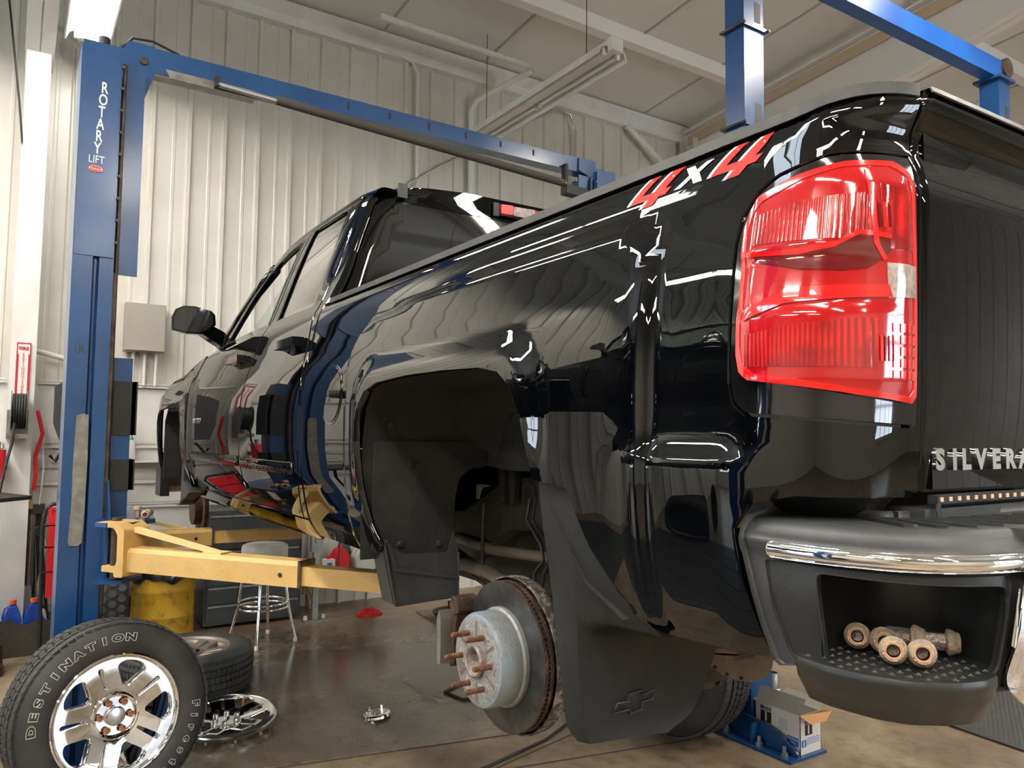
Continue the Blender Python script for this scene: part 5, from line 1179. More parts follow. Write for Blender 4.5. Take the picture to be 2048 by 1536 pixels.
prism(bm, P_, 2.643, 2.650, 'x'); fin('rubber_guard_strip', bm, M_GREYTAPE, L1, smooth=0, bevel=.002)
# cap and hydraulic line on the left column top
bm = NB(); cyl(bm, (2.76, 1.555, 3.61), (2.76, 1.555, 3.70), .028, 14); tube(bm, [(2.76, 1.50, 3.64), (2.78, 1.42, 3.75), (2.80, 1.32, 3.77), (2.82, 1.18, 3.74)], .007, 8); fin('hydraulic_hose', bm, M_BLACK, L1, smooth=60)
# second lift in the next bay: slimmer square posts with extensions
L2 = thing('tall_two_post_lift', 'bright blue tall lift with slotted square posts standing behind the truck bed', 'vehicle lift', (1.22, -3.0, 0))
for (x, y) in ((1.27, -1.665), (1.14, -4.40)):
    inn = y > -3
    bm = NB(); box(bm, x-.07, x+.07, y-.085, y+.085, 0.012, 4.42); po = fin('post', bm, M_BLUE, L2, smooth=0, bevel=.006)
    for z in (3.44, 4.03):
        bm = NB(); box(bm, x-.085, x+.085, y-.10, y+.10, z, z+.022); fin('clamp_band', bm, M_BLUE, po, smooth=0, bevel=.003)
        for s_ in (-1, 1):
            bm = NB(); cyl(bm, (x-.10, y+s_*.105, z+.011), (x+.09, y+s_*.105, z+.011), .009, 8); fin('clamp_bolt', bm, M_DARKSTEEL, po, smooth=0)
    for z in (3.47, 4.08):
        bm = NB(); box(bm, x-.0715, x-.068, y-.058, y-.008, z, z+.12); fin('post_slot', bm, M_BLACK, po, smooth=0)
    # floor base: long plate with an upright side flange
    bm = NB(); box(bm, x-.39, x+.18, y-.12, y+.175, 0, .014); bp_ = fin('base_plate', bm, M_BLUE, L2, smooth=0)
    bm = NB(); prism(bm, [(x-.38, .014), (x-.375, .030), (x-.26, .105), (x-.15, .125), (x+.18, .150), (x+.18, .014)], y+.088, y+.100, 'y'); fin('side_flange', bm, M_BLUE, bp_, smooth=0, bevel=.002)
    bm = NB(); prism(bm, rounded([(y+.10, .014), (y+.155, .014), (y+.155, .09), (y+.145, .115), (y+.10, .12)], .01), x-.13, x-.12, 'x'); fin('cross_rib', bm, M_BLUE, bp_, smooth=0)
    for a in (-.32, -.16, .06):
        bm = NB(); cyl(bm, (x+a, y+.135, .014), (x+a, y+.135, .060), .010, 10); cyl(bm, (x+a, y+.135, .014), (x+a, y+.135, .030), .020, 6); fin('anchor_bolt', bm, M_STEEL, bp_, smooth=0)
bm = NB()
A = Vector((1.17, -1.60, 4.42)); Bq = Vector((1.13, -4.40, 4.42))
d = (Bq-A).normalized(); n = Vector((-d.y, d.x, 0))*.05
vs = [bm.verts.new(p+q+Vector((0, 0, z))) for p in (A, Bq) for q in (-n, n) for z in (0, .145)]
for q in ((0, 1, 3, 2), (4, 6, 7, 5), (0, 4, 5, 1), (2, 3, 7, 6), (0, 2, 6, 4), (1, 5, 7, 3)): bm.faces.new([vs[i] for i in q])
cb = fin('crossbar', bm, M_BLUEBR if 'M_BLUEBR' in globals() else M_BLUE, L2, smooth=0, bevel=.004)
bm = NB(); cyl(bm, (1.06, -4.46, 4.52), (1.12, -4.46, 4.52), .075, 28); fin('sheave', bm, M_DARKSTEEL, cb, smooth=50)
bm = NB(); box(bm, 1.04, 1.24, -4.52, -4.28, 4.40, 4.422); fin('post_cap', bm, M_BLUE, L2, smooth=0)
# neighbouring bay on the left: seen in the reflections of the paint
L3 = lift('two_post_lift', 'blue two post lift in the left neighbouring bay mirrored in the truck bed side', -.35, 7.2, 4.1, 3.6, arms=False)

# ================================================================== WHEELS
def tyre_mesh(bm, Ro=.405, Ri=.262, W=.27):
    h = W/2
    pr = [(Ri, h-.035), (Ri+.004, h-.018), (Ri+.012, h-.012), (Ri+.030, h-.004), (Ri+.065, h+.000), (Ro-.048, h-.006), (Ro-.030, h-.016), (Ro-.022, h-.020), (Ro-.012, h-.028), (Ro-.005, h-.040), (Ro-.001, h-.062)]
    for k, c in enumerate((.062, .021, -.021, -.062)):
        pr += [(Ro, c+.006), (Ro-.009, c+.0045), (Ro-.009, c-.0045), (Ro, c-.006)]
    pr += [(Ro-.001, -h+.062)]+[(r, -z) for r, z in pr[:10][::-1]]
    lathe(bm, pr, 96)
def tread_blocks(bm, Ro, W, n=72, rnd=0, deep=.006):
    h = W/2
    for i in range(n):
        a = 2*PI*i/n
        for (c, w_, sk) in ((-.098, .028, .5), (-.042, .034, -.4), (0, .034, .4), (.042, .034, -.4), (.098, .028, -.5)):
            M = Matrix.Rotation(a+(.02 if abs(c) > .03 else 0), 4, 'Z') @ Matrix.Translation((Ro+.0005, 0, c)) @ Matrix.Rotation(sk*.5, 4, 'X')
            L_ = 2*PI*Ro/n*.40
            rr = .0035 if abs(c) < .09 else -.003
            box(bm, -.012, rr, -L_, L_, -w_/2*.95, w_/2*.95, M=M)
def rim_face(bm, R0=.262, t0=.060, spokes=5):
    """chromed face with five pairs of spokes: windows cut through a dished plate"""
    pass
def dish(r): return interp([(0, .0), (.07, .002), (.10, .010), (.16, .022), (.215, .030), (.25, .030)], r)
def face_plate(parent, m, R0=.256, zoff=0.0, depth=.055, local=True):
    holes = []
    for i in range(5):
        a = 2*PI*i/5
        def P(r, da): return (r*math.cos(a+da), r*math.sin(a+da))
        # narrow slot inside a pair of spokes
        def Q(x, y): return (x*math.cos(a)-y*math.sin(a), x*math.sin(a)+y*math.cos(a))
        holes.append(rounded([Q(.112, -.0065), Q(.218, -.013), Q(.228, 0), Q(.218, .013), Q(.112, .0065)], [.004, .010, .01, .010, .004]))
        b = a+PI/5
        def Q2(x, y): return (x*math.cos(b)-y*math.sin(b), x*math.sin(b)+y*math.cos(b))
        holes.append(rounded([Q2(.128, -.014), Q2(.208, -.068), Q2(.234, -.040), Q2(.240, 0), Q2(.234, .040), Q2(.208, .068), Q2(.128, .014), Q2(.122, 0)], [.012, .02, .03, .03, .03, .02, .012, .01]))
    out = [(R0*math.cos(2*PI*i/72), R0*math.sin(2*PI*i/72)) for i in range(72)]
    cosv = lambda x, y: math.hypot(x, y)
    def S(x, y):
        r = math.hypot(x, y); th = math.atan2(y, x); k = 0
        # spoke crowns: ridged between the holes
        ph = (th/(2*PI/5)) % 1.0; ph = min(ph, 1-ph)*2*PI/5
        ridge = 0
        return Vector((x, y, zoff+dish(r)+ridge))
    o = panel('wheel_face', out, S, m, None, holes=holes, step=.011, thick=depth)
    o.parent = parent; return o
def wheel(name, label, pose, group=None, blocks=True, rusty=False, letters=False, base_h=None):
    t = thing(name, label, 'tyre' if not letters else 'wheel'); t.matrix_world = pose; t.matrix_basis = pose
    if group: t['group'] = group
    bm = NB(); tyre_mesh(bm); ty = fin('tyre', bm, M_RUBBER, t, smooth=40, local=True, norm=True)
    if blocks:
        bm = NB(); tread_blocks(bm, .405, .27); b = fin('tread_blocks', bm, M_RUBBER, ty, smooth=0, local=True); b['kind'] = 'stuff'
    h = .135
    m_ = M_CHROME if not rusty else mat('brake_dust_rim', (.22, .18, .15), .45, .5, c2=(.30, .27, .25), scale=14)
    bm = NB(); lathe(bm, [(.2625, h-.030), (.268, h-.014), (.262, h-.010), (.252, h-.014), (.246, h-.030), (.240, h-.060), (.232, -.02), (.235, -h+.03), (.262, -h+.015)], 72); rm = fin('rim', bm, m_ if not rusty else m_, t, smooth=50, local=True)
    bm = NB(); lathe(bm, [(.001, -.060), (.10, -.062), (.236, -.055)], 48); fin('barrel_back', bm, M_BLACK, rm, smooth=50, local=True) if not rusty and False else bm.free()
    f = face_plate(t, m_, zoff=h-.058)
    zf = h-.058
    bm = NB(); lathe(bm, [(.098, zf+.008), (.098, zf+.016), (.092, zf+.020), (.086, zf+.018), (.084, zf+.004), (.04, zf+.002)], 60); fin('hub_ring', bm, m_, f, smooth=40, local=True)
    bm = NB(); lathe(bm, [(.0005, zf+.026), (.020, zf+.0255), (.036, zf+.022), (.0375, zf+.018), (.041, zf+.016), (.041, zf+.002)], 48); fin('centre_cap', bm, M_CHROMEDULL if not rusty else m_, f, smooth=30, local=True)
    for i in range(6):
        a = 2*PI*i/6+.35; M = Matrix.Translation((.064*math.cos(a), .064*math.sin(a), 0))
        bm = NB(); lathe(bm, [(.0145, zf+.017), (.0150, zf+.021), (.0115, zf+.021), (.0100, zf+.006), (.0005, zf+.004)], 20, M); fin('lug_hole', bm, M_NUTRUST if not rusty else M_RUSTDK, f, smooth=30, local=True)
    if letters:
        # raised outlined lettering round the sidewall, bent onto the arc
        zs = .1365
        def arc(word, size, r, a0, a1, sx=1.0):
            n = len(word)
            for k, ch in enumerate(word):
                a = lerp(a0, a1, (k+.5)/n)
                me = text_mesh(ch, size, 0.0004, outline=.0008, offset=.0030)
                M = Matrix.Rotation(a-PI/2, 4, 'Z') @ Matrix.Translation((0, r, zs+.0))
                for v in me.vertices:
                    x, y = v.co.x*sx, v.co.y; q = x/r; rr = r+y
                    v.co = Matrix.Rotation(a-PI/2, 4, 'Z') @ Vector((rr*math.sin(q), rr*math.cos(q), zs+v.co.z*.8-.05*max(0, rr-.345)))
                me.materials.clear(); o = link('letter', me, M_TYRELETTER, None); o.parent = ty
        arc('DESTINATION', .040, .336, R(181-36), R(77-36), 1.45)
        arc('Firestone', .044, .336, R(2-36), R(-78-36), 1.15)
    return t
def pose(c, n, roll=0.0, up=(0, 0, 1)):
    n = Vector(n).normalized(); u = Vector(up); x = u.cross(n).normalized(); y = n.cross(x)
    m = Matrix((x, y, n)).transposed().to_4x4() @ Matrix.Rotation(roll, 4, 'Z'); m.translation = Vector(c); return m
n_ = Vector((-.975, -.209, .10))
wheel('wheel', 'chrome wheel with white outlined tyre lettering leaning against the blue lift column', pose(Vector((2.129, 1.424, .405))-n_.normalized()*.135+Vector((0, 0, -.008)), n_, R(36)), letters=True)
wheel('wheel', 'wheel lying flat on the floor between the leaning wheel and the stool', pose((3.68, .86, .143), (.0, .0, 1), .7, up=(1, 0, 0)), rusty=True)
wheel('wheel', 'tyre standing on the floor behind the bow tie mud flap', pose((1.50, -1.335, .403), (-.10, 1, .03), .4), rusty=True)
# chunky off-road tyre behind the column
def offroad(name, label, ps):
    t = thing(name, label, 'tyre'); t.matrix_basis = ps
    bm = NB(); h = .14; pr = [(.25, h-.03), (.27, h), (.36, h), (.395, h-.03), (.40, h-.05), (.40, -h+.05), (.395, -h+.03), (.36, -h), (.27, -h), (.25, -h+.03)]
    lathe(bm, pr, 64, closed=True); ty = fin('tyre', bm, M_RUBBER, t, smooth=40, local=True)
    bm = NB(); n = 34
    for i in range(n):
        a = 2*PI*i/n
        for c, off in ((-.095, 0), (-.033, .5), (.033, 0), (.095, .5)):
            M = Matrix.Rotation(a+off*2*PI/n, 4, 'Z') @ Matrix.Translation((.40, 0, c))
            hx = [(.030*math.cos(q)*(.95), .030*math.sin(q)*.98) for q in [PI/6+PI/3*k for k in range(6)]]
            prism(bm, hx, -.005, .013, 'x', M=M)
    b = fin('tread_blocks', bm, mat('grey_rubber', (.05, .05, .05), .7), ty, smooth=0, local=True); b['kind'] = 'stuff'
offroad('off_road_tyre', 'chunky off road tyre standing between the blue column and the yellow barrel', pose((5.14, 1.17, .413), (.12, .99, .0)))
# chromed wheel skin lying on the floor
t = thing('wheel_skin', 'loose chrome wheel cover lying on the damp floor beside the leaning tyre', 'wheel cover'); t.matrix_basis = pose((2.86, .80, .062), (-.10, .03, 1), .2, up=(1, 0, 0))
face_plate(t, M_CHROME, R0=.262, zoff=-.02, depth=.010)
bm = NB(); lathe(bm, [(.258, .004), (.266, .012), (.272, .006), (.270, -.008), (.262, -.010), (.258, .0)], 72, closed=True); fin('outer_lip', bm, M_CHROMEDULL, t, smooth=50, local=True)
for i in range(6):
    a = 2*PI*i/6; bm = NB(); lathe(bm, [(.0115, .006), (.0150, .0), (.0150, -.03)], 16, Matrix.Translation((.064*math.cos(a), .064*math.sin(a), 0))); fin('lug_collar', bm, M_CHROMEDULL, t, smooth=40, local=True)
for i in range(10):
    a = 2*PI*i/10+.1; bm = NB(); M = Matrix.Rotation(a, 4, 'Z'); box(bm, .235, .245, -.006, .006, -.052, -.0, M=M); fin('clip_leg', bm, mat('tan_clip', (.45, .33, .16), .5), t, smooth=0, local=True)
# centre cap on the floor
t = thing('hub_cap', 'small chrome centre cap on the damp floor below the truck sill', 'hub cap', (2.60, .01, .012)); t.rotation_euler = (R(-4), R(5), .3)
bm = NB(); lathe(bm, [(.001, .006), (.030, .006), (.060, .010), (.080, .004), (.083, -.008), (.078, -.010)], 40); fin('cap_shell', bm, M_CHROME, t, smooth=40, local=True)
bm = NB(); lathe(bm, [(.001, .020), (.018, .020), (.024, .012), (.026, .004)], 24, Matrix.Translation((.0, 0, 0))); fin('cap_boss', bm, M_NUT, t, smooth=40, local=True)
for i in range(5):
    a = 2*PI*i/5; bm = NB(); box(bm, .060, .064, -.006, .006, .006, .030, M=Matrix.Rotation(a, 4, 'Z')); fin('clip', bm, M_CHROMEDULL, t, smooth=0, local=True)

# ================================================================== LUG NUTS
def make_nut(label, loc, d, group, roll=0.0):
    t = thing('lug_nut', label, 'lug nut', group=group); t.matrix_basis = AX(loc, d) @ Matrix.Rotation(roll, 4, 'Z')
    # local z from the closed cap end (-) to the open seat end (+)
    bm = NB(); n = 6; hexr = .0125
    prism(bm, rounded([(hexr*math.cos(PI/3*k), hexr*math.sin(PI/3*k)) for k in range(6)], .002, 2), -.022, .008, 'z')
    lathe(bm, [(.0115, -.022), (.009, -.0255), (.001, -.027)], 18); fin('nut_body', bm, M_NUT, t, smooth=30, local=True)
    bm = NB(); lathe(bm, [(.0115, .006), (.0163, .008), (.0172, .010), (.0168, .0128), (.0158, .0135), (.0160, .0150), (.0148, .0165), (.0128, .0222), (.0122, .0228), (.0102, .0230)], 36); fin('seat_flange', bm, M_NUTTAN, t, smooth=30, local=True)
    bm = NB(); lathe(bm, [(.0104, .0230), (.0100, .0236), (.0082, .0232), (.0078, .0215), (.0078, .0215)], 30); fin('rust_ring', bm, M_NUTRUST, t, smooth=30, local=True)
    bm = NB(); pr_ = []
    for k in range(8): pr_ += [(.0078, .0215-.0022*k), (.0069, .0204-.0022*k)]
    pr_ += [(.0069, .003), (.0005, .001)]
    lathe(bm, pr_, 24); fin('threaded_bore', bm, mat('dark_greasy_bore', (.008, .006, .004), .3, .2), t, smooth=30, local=True)
    return t
ZT = 1.3565
cdir = Vector((-.60, .98, .30))
nuts = [
 ('lug nut at the far left of the pile on the bumper step, open end forward', (-1.055, .905, 1.3745), (-.62, 1.0, .18)),
 ('lug nut second from the left, half hidden behind the front one on the step', (-1.083, .893, 1.3745), (-.70, .9, .05)),
 ('lug nut lowest in front on the bumper step, bright glint in its bore', (-1.120, .930, 1.3745), (-.62, 1.0, .14)),
 ('lug nut at the front right of the pile on the step with a cracked flange', (-1.146, .912, 1.3745), (-.66, .95, .14)),
 ('lug nut lying sideways in the middle of the pile, flange to the right', (-1.098, .862, 1.3760), (-.86, -.30, .02)),
 ('lug nut lying sideways at the right rear of the pile, widest flange on end', (-1.132, .841, 1.3745), (-.80, -.52, .02))]
for i, (lb_, lc, dr) in enumerate(nuts): make_nut(lb_, lc, dr, 'lug nuts on the bumper step', i*.4)
for i, (lb_, lc, dr) in enumerate([
 ('rusty lug nut standing upright on the blue lift carriage shelf', (2.52, 1.335, 1.2495), (0, 0, 1)),
 ('pale lug nut lying in the middle of the lift carriage shelf', (2.50, 1.300, 1.2375), (-.9, .2, 0)),
 ('lug nut with a wide flange nearest the truck on the carriage shelf', (2.56, 1.280, 1.2375), (-.8, .5, 0))]):
    nt_ = make_nut(lb_, lc, dr, 'lug nuts on the lift shelf', i*.7); nt_.scale = (1.25,)*3

# ================================================================== THINGS AGAINST THE FRONT WALL AND ON THE FLOOR
def simple(name, label, cat, bm, m, smooth=35, bevel=0, group=None):
    return tag(fin(name, bm, m, None, smooth=smooth, bevel=bevel), label, cat, group)
# bar stool
t = thing('bar_stool', 'round white topped bar stool with chrome legs and foot ring under the lift arm', 'stool', (4.58, .13, 0))
cx, cy = 4.58, .13
bm = NB(); lathe(bm, [(.001, .765), (.15, .765), (.172, .755), (.178, .735), (.178, .665), (.172, .655), (.001, .655)], 48, Matrix.Translation((cx, cy, 0))); fin('seat', bm, mat('worn_white_vinyl', (.66, .64, .60), .5, c2=(.5, .48, .44), scale=8), t, smooth=40)
for i in range(4):
    a = PI/4+PI/2*i+.35; c, s = math.cos(a), math.sin(a)
    bm = NB(); tube(bm, [(cx+.11*c, cy+.11*s, .66), (cx+.15*c, cy+.15*s, .60), (cx+.19*c, cy+.19*s, .30), (cx+.20*c, cy+.20*s, .24), (cx+.25*c, cy+.25*s, .04), (cx+.253*c, cy+.253*s, .0)], .0115, 10); l_ = fin('leg', bm, M_CHROME, t, smooth=60)
    bm = NB(); cyl(bm, (cx+.253*c, cy+.253*s, .0), (cx+.252*c, cy+.252*s, .03), .015, 12); fin('foot_cap', bm, M_WHITEPL, l_, smooth=60)
for z, r_ in ((.31, .19), (.275, .195)):
    bm = NB(); tube(bm, [(cx+r_*math.cos(2*PI*i/40), cy+r_*math.sin(2*PI*i/40), z) for i in range(40)], .010, 8, close=True); fin('foot_ring', bm, M_CHROME, t, smooth=60)
# yellow drum bin with a black liner bag
t = thing('drum_bin', 'dirty yellow metal drum used as a bin with a black bag over its rim', 'bin', (5.12, .78, 0))
M0 = Matrix.Translation((5.12, .78, 0))
bm = NB(); lathe(bm, [(.001, .01), (.225, .01), (.235, 0), (.24, .012), (.232, .03), (.232, .17), (.238, .185), (.238, .20), (.232, .215), (.232, .37), (.238, .385), (.238, .40), (.232, .415), (.232, .53), (.236, .54), (.232, .55)], 56, M0); fin('drum', bm, M_YELLOWBARREL, t, smooth=45)
bm = NB(); rnd = random.Random(3); rings = []
for k, (r_, z) in enumerate([(.15, .50), (.20, .55), (.228, .575), (.243, .57), (.250, .535), (.252, .505), (.248, .48)]):
    ring = []
    for i in range(60):
        a = 2*PI*i/60; w_ = 1+.025*math.sin(7*a+k)+.02*math.sin(13*a+2*k)+rnd.uniform(-.008, .008)
        zz = z+(.018*math.sin(5*a+1)+.012*math.sin(11*a))*(k/6)
        ring.append(bm.verts.new((5.12+r_*w_*math.cos(a), .78+r_*w_*math.sin(a), zz)))
    rings.append(ring)
for a, b in zip(rings[:-1], rings[1:]):
    for i in range(60): bm.faces.new((a[i], a[(i+1) % 60], b[(i+1) % 60], b[i]))
fin('liner_bag', bm, M_BLACKGL, t, smooth=30)
# charcoal tool cabinet under the nose of the truck
t = thing('tool_cabinet', 'charcoal drawer cabinet on the floor behind the bar stool', 'cabinet', (5.38, .07, 0))
bm = NB(); box(bm, 5.17, 5.58, -.36, .46, .03, .98); fin('body', bm, M_CABINET, t, smooth=0, bevel=.006)
for k in range(6):
    z0_ = .06+k*.15
    bm = NB(); box(bm, 5.158, 5.172, -.34, .44, z0_, z0_+.138); d_ = fin('drawer', bm, M_CABINET, t, smooth=0, bevel=.004)
    bm = NB(); box(bm, 5.148, 5.158, -.33, .43, z0_+.118, z0_+.132); fin('drawer_pull', bm, M_STEEL, d_, smooth=0, bevel=.003)
for y in (-.30, .40):
    bm = NB(); cyl(bm, (5.22, y-.012, .016), (5.22, y+.012, .016), .016, 16); fin('caster', bm, M_BLACK, t, smooth=40)
# flat steel post with a bolted foot, and the jack behind it
t = thing('support_stand', 'thin steel support stand with a bolted foot right of the tool cabinet', 'support stand', (5.05, -.45, 0))
bm = NB(); box(bm, 5.03, 5.07, -.475, -.425, .0, .86); fin('upright', bm, M_STEEL, t, smooth=0, bevel=.003)
bm = NB(); box(bm, 4.98, 5.12, -.56, -.34, 0, .012); f_ = fin('foot_plate', bm, M_STEEL, t, smooth=0)
for y in (-.53, -.37):
    bm = NB(); cyl(bm, (5.05, y, .012), (5.05, y, .045), .018, 6); fin('foot_bolt', bm, M_WHITEPL, f_, smooth=0)
bm = NB(); box(bm, 5.02, 5.08, -.50, -.40, .60, .80); cyl(bm, (5.02, -.46, .70), (5.0, -.46, .70), .03, 12); fin('work_lamp_head', bm, M_STEEL, t, smooth=0, bevel=.008)
bm = NB(); cyl(bm, (5.04, -.475, .05), (5.04, -.475, .86), .008, 8); fin('chrome_rod', bm, M_CHROMEDULL, t, smooth=60)
t = thing('axle_stand', 'small yellow axle stand in the shadow by the front wall', 'axle stand', (5.42, -.47, 0))
for a, b in ((-1, -1), (-1, 1), (1, -1), (1, 1)):
    bm = NB(); tube(bm, [(5.42+a*.09, -.47+b*.09, 0), (5.42+a*.035, -.47+b*.035, .24)], .014, 6); fin('leg', bm, M_YELLOW, t)
bm = NB(); cyl(bm, (5.42, -.47, .16), (5.42, -.47, .42), .022, 12); fin('ratchet_post', bm, M_YELLOW, t, smooth=50)
bm = NB(); prism(bm, [(-.52, .42), (-.42, .42), (-.42, .46), (-.47, .44), (-.52, .46)], 5.40, 5.44, 'x'); fin('saddle', bm, M_DARKSTEEL, t, smooth=0)
# low shelf on the wall carrying the bottles
t = thing('wall_shelf', 'low black shelf on the front wall behind the lift arm, loaded with jugs', 'shelf', (5.4, -.80, .33))
bm = NB(); box(bm, 5.10, 5.62, -1.22, -.52, .345, .372); fin('shelf_board', bm, M_BLACK, t, smooth=0)
for y in (-1.1, -.64):
    bm = NB(); prism(bm, [(5.62, .345), (5.62, .22), (5.58, .22), (5.25, .345)], y-.012, y+.012, 'y'); fin('bracket', bm, M_BLACK, t, smooth=0)
def jug(name, label, loc, m, h, w_, d_, capm, handle=True, neck=.02):
    t = thing(name, label, 'jug', loc)
    x, y, z = loc
    bm = NB(); pr = rounded([(-w_/2, 0), (w_/2, 0), (w_/2, h*.60), (w_*.22, h*.88), (-w_*.22, h*.88), (-w_/2, h*.60)], min(w_, h)*.1)
    prism(bm, [(y+a, z+b) for a, b in pr], x-d_/2, x+d_/2, 'x'); fin('body', bm, m, t, smooth=40, bevel=min(w_, d_)*.14)
    bm = NB(); cyl(bm, (x, y, z+h*.86), (x, y, z+h*.93), neck*.8, 14); fin('neck', bm, m, t, smooth=50)
    bm = NB(); cyl(bm, (x, y, z+h*.92), (x, y, z+h), neck, 16); fin('cap', bm, capm, t, smooth=50, bevel=.002)
    if handle:
        bm = NB(); tube(bm, [(x, y+w_*.20, z+h*.86), (x, y+w_*.40, z+h*.84), (x, y+w_*.50, z+h*.68), (x, y+w_*.47, z+h*.52)], w_*.05, 8); fin('handle', bm, m, t, smooth=60)
    return t
t = thing('oil_bottle', 'white and blue labelled oil bottle leftmost on the low shelf', 'bottle', (5.2, -.62, .372))
bm = NB(); box(bm, 5.17, 5.25, -.675, -.575, .373, .50); fin('body', bm, M_WHITEPL, t, smooth=0, bevel=.012)
bm = NB(); box(bm, 5.168, 5.1695, -.645, -.60, .40, .47); fin('label', bm, M_PRINTBLUE, t, smooth=0)
bm = NB(); cyl(bm, (5.21, -.625, .50), (5.21, -.625, .53), .018, 14); fin('cap', bm, M_REDPL, t, smooth=40)
jug('fuel_jug', 'red plastic jug standing between the white bottle and the grey bottle', (5.24, -.745, .372), M_REDPL, .24, .15, .12, M_REDPL)
jug('coolant_jug', 'grey rounded jug behind the red one on the low shelf', (5.42, -.850, .372), M_GREYPL, .27, .11, .12, M_BLACK, False)
jug('washer_jug', 'pale translucent gallon jug at the end of the low shelf beside the stone guard', (5.24, -.975, .372), M_JUG, .235, .19, .15, M_WHITEPL)
t = simple('carton', 'torn brown carton at the right end of the low shelf', 'carton', (lambda b: (box(b, 5.14, 5.40, -1.19, -1.085, .373, .53), b)[1])(NB()), M_CARD, smooth=0)
bm = NB(); tube(bm, [(5.17, -.66, .50), (5.16, -.70, .60), (5.16, -.71, .66)], .006, 6); simple('antenna_rod', 'thin dark rod standing up in front of the red jug', 'rod', (lambda b: (tube(b, [(5.15, -.700, .374), (5.15, -.700, .50), (5.16, -.705, .66)], .006, 6), b)[1])(NB()), M_BLACK); bm.free()
# crumpled red rag
bm = NB(); rnd = random.Random(5); N_ = 22; g = []
for i in range(N_):
    row = []
    for j in range(N_):
        u, v = i/(N_-1)-.5, j/(N_-1)-.5; rr = math.hypot(u, v)*2
        h = .075*max(0, 1-rr)**.6*(.55+.45*math.sin(9*u+3)*math.cos(11*v+1))+.020*(1+math.sin(23*u+5*v)*math.cos(19*v-7*u))*max(0, 1.2-rr)*.6+.004
        row.append(bm.verts.new((4.99+u*.20*(1-.25*abs(v)*2), -.94+v*.26*(1-.3*abs(u)*2), max(.003, h))))
    g.append(row)
for i in range(N_-1):
    for j in range(N_-1): bm.faces.new((g[i][j], g[i+1][j], g[i+1][j+1], g[i][j+1]))
bmesh.ops.solidify(bm, geom=bm.faces[:], thickness=.002)
simple('shop_rag', 'crumpled red rag lying on the concrete near the front wall', 'rag', bm, M_REDCLOTH, smooth=50)
# dark things on the floor seen past the rotor
t = thing('drain_pan', 'low black round pan on the floor seen just ahead of the brake rotor', 'pan', (4.45, -1.55, 0))
bm = NB(); lathe(bm, [(.001, .01), (.15, .01), (.20, .07), (.215, .075), (.21, .06), (.16, .0), (.001, .0)], 40, Matrix.Translation((4.45, -1.55, 0))); fin('pan', bm, M_BLACK, t, smooth=40)
bm = NB(); cyl(bm, (4.42, -1.50, .01), (4.42, -1.50, .26), .05, 18); fin('filter_can', bm, M_PLASTIC2, t, smooth=50)
bm = NB(); cyl(bm, (4.42, -1.50, .18), (4.42, -1.50, .22), .051, 18); fin('filter_band', bm, M_WHITEPL, t, smooth=50)
bm = NB(); prism(bm, rounded([(4.90, -1.36), (4.02, -1.26), (3.95, -1.75), (4.75, -1.95)], .03), .001, .008, 'z'); simple('floor_cardboard', 'flat grimy piece of cardboard on the floor ahead of the rotor', 'cardboard', bm, mat('grimy_card', (.17, .14, .12), .8, c2=(.28, .23, .19), scale=6), smooth=0)
# air hose on the floor under the hub, and the oil spot
bm = NB(); tube(bm, [(1.60, .12, .008), (1.66, -.20, .008), (1.78, -.62, .008), (1.95, -.95, .008), (2.2, -1.02, .008), (2.45, -.80, .008), (2.57, -.55, .008), (2.75, -.52, .008), (2.9, -.8, .008), (2.8, -1.6, .008)], .008, 8); simple('air_hose', 'thin black air hose looping over the floor below the brake rotor', 'hose', bm, M_BLACK, smooth=60)
bm = NB(); pl = []
rnd = random.Random(11)
for i in range(40):
    a = 2*PI*i/40; r_ = 1+.35*math.sin(3*a+1)+.25*math.sin(7*a)+rnd.uniform(-.2, .2)
    pl.append((2.82+.17*r_*math.cos(a), -.42+.06*r_*math.sin(a)))
bm = NB(); prism(bm, pl, .0005, .0012, 'z'); simple('oil_stain', 'small brown oil spill on the concrete left of the brake rotor', 'oil spill', bm, mat('brown_oil', (.05, .03, .015), .15), smooth=0); bpy.data.objects['oil_stain']['kind'] = 'stuff'
# black ribbed floor mat
t = thing('floor_mat', 'black patterned rubber mat on the floor at the right edge behind the bumper', 'mat', (.5, -3.4, 0))
P_ = [(1.10, -2.75), (.10, -2.66), (.03, -3.70), (1.05, -3.85)]
bm = NB(); prism(bm, P_, .001, .012, 'z'); fin('mat_base', bm, M_MAT, t, smooth=0)
bm = NB(); pa = np.array(P_)
for i in range(40):
    for j in range(46):
        x, y = .03+i*.026+(j % 2)*.013, -3.85+j*.026
        if inpoly(np.array([(x, y)]), P_)[0] and segdist(np.array([(x, y)]), P_)[0] > .02:
            b_ = [bm.verts.new((x+a*.009, y+b*.009, .012)) for a, b in ((1, 0), (0, 1), (-1, 0), (0, -1))]; tp = bm.verts.new((x, y, .015))
            for q in range(4): bm.faces.new((b_[q], b_[(q+1) % 4], tp))
tag(fin('mat_studs', bm, M_MAT, t, smooth=0), kind='stuff')
t = thing('floor_mat', 'unseen long black mat added in the left neighbouring bay to darken the paint reflections', 'mat', (1.2, 3.8, 0))  # added out of view so the lower bed side mirrors a dark floor
bm = NB(); prism(bm, rounded([(-2.6, 2.45), (4.6, 2.45), (4.6, 5.0), (-2.6, 5.0)], .05), .001, .012, 'z'); fin('mat_base', bm, M_MAT, t, smooth=0)
for k in range(6):
    bm = NB(); box(bm, -2.55, 4.55, 2.6+k*.42, 2.63+k*.42, .012, .016); fin('mat_rib', bm, M_MAT, t, smooth=0)
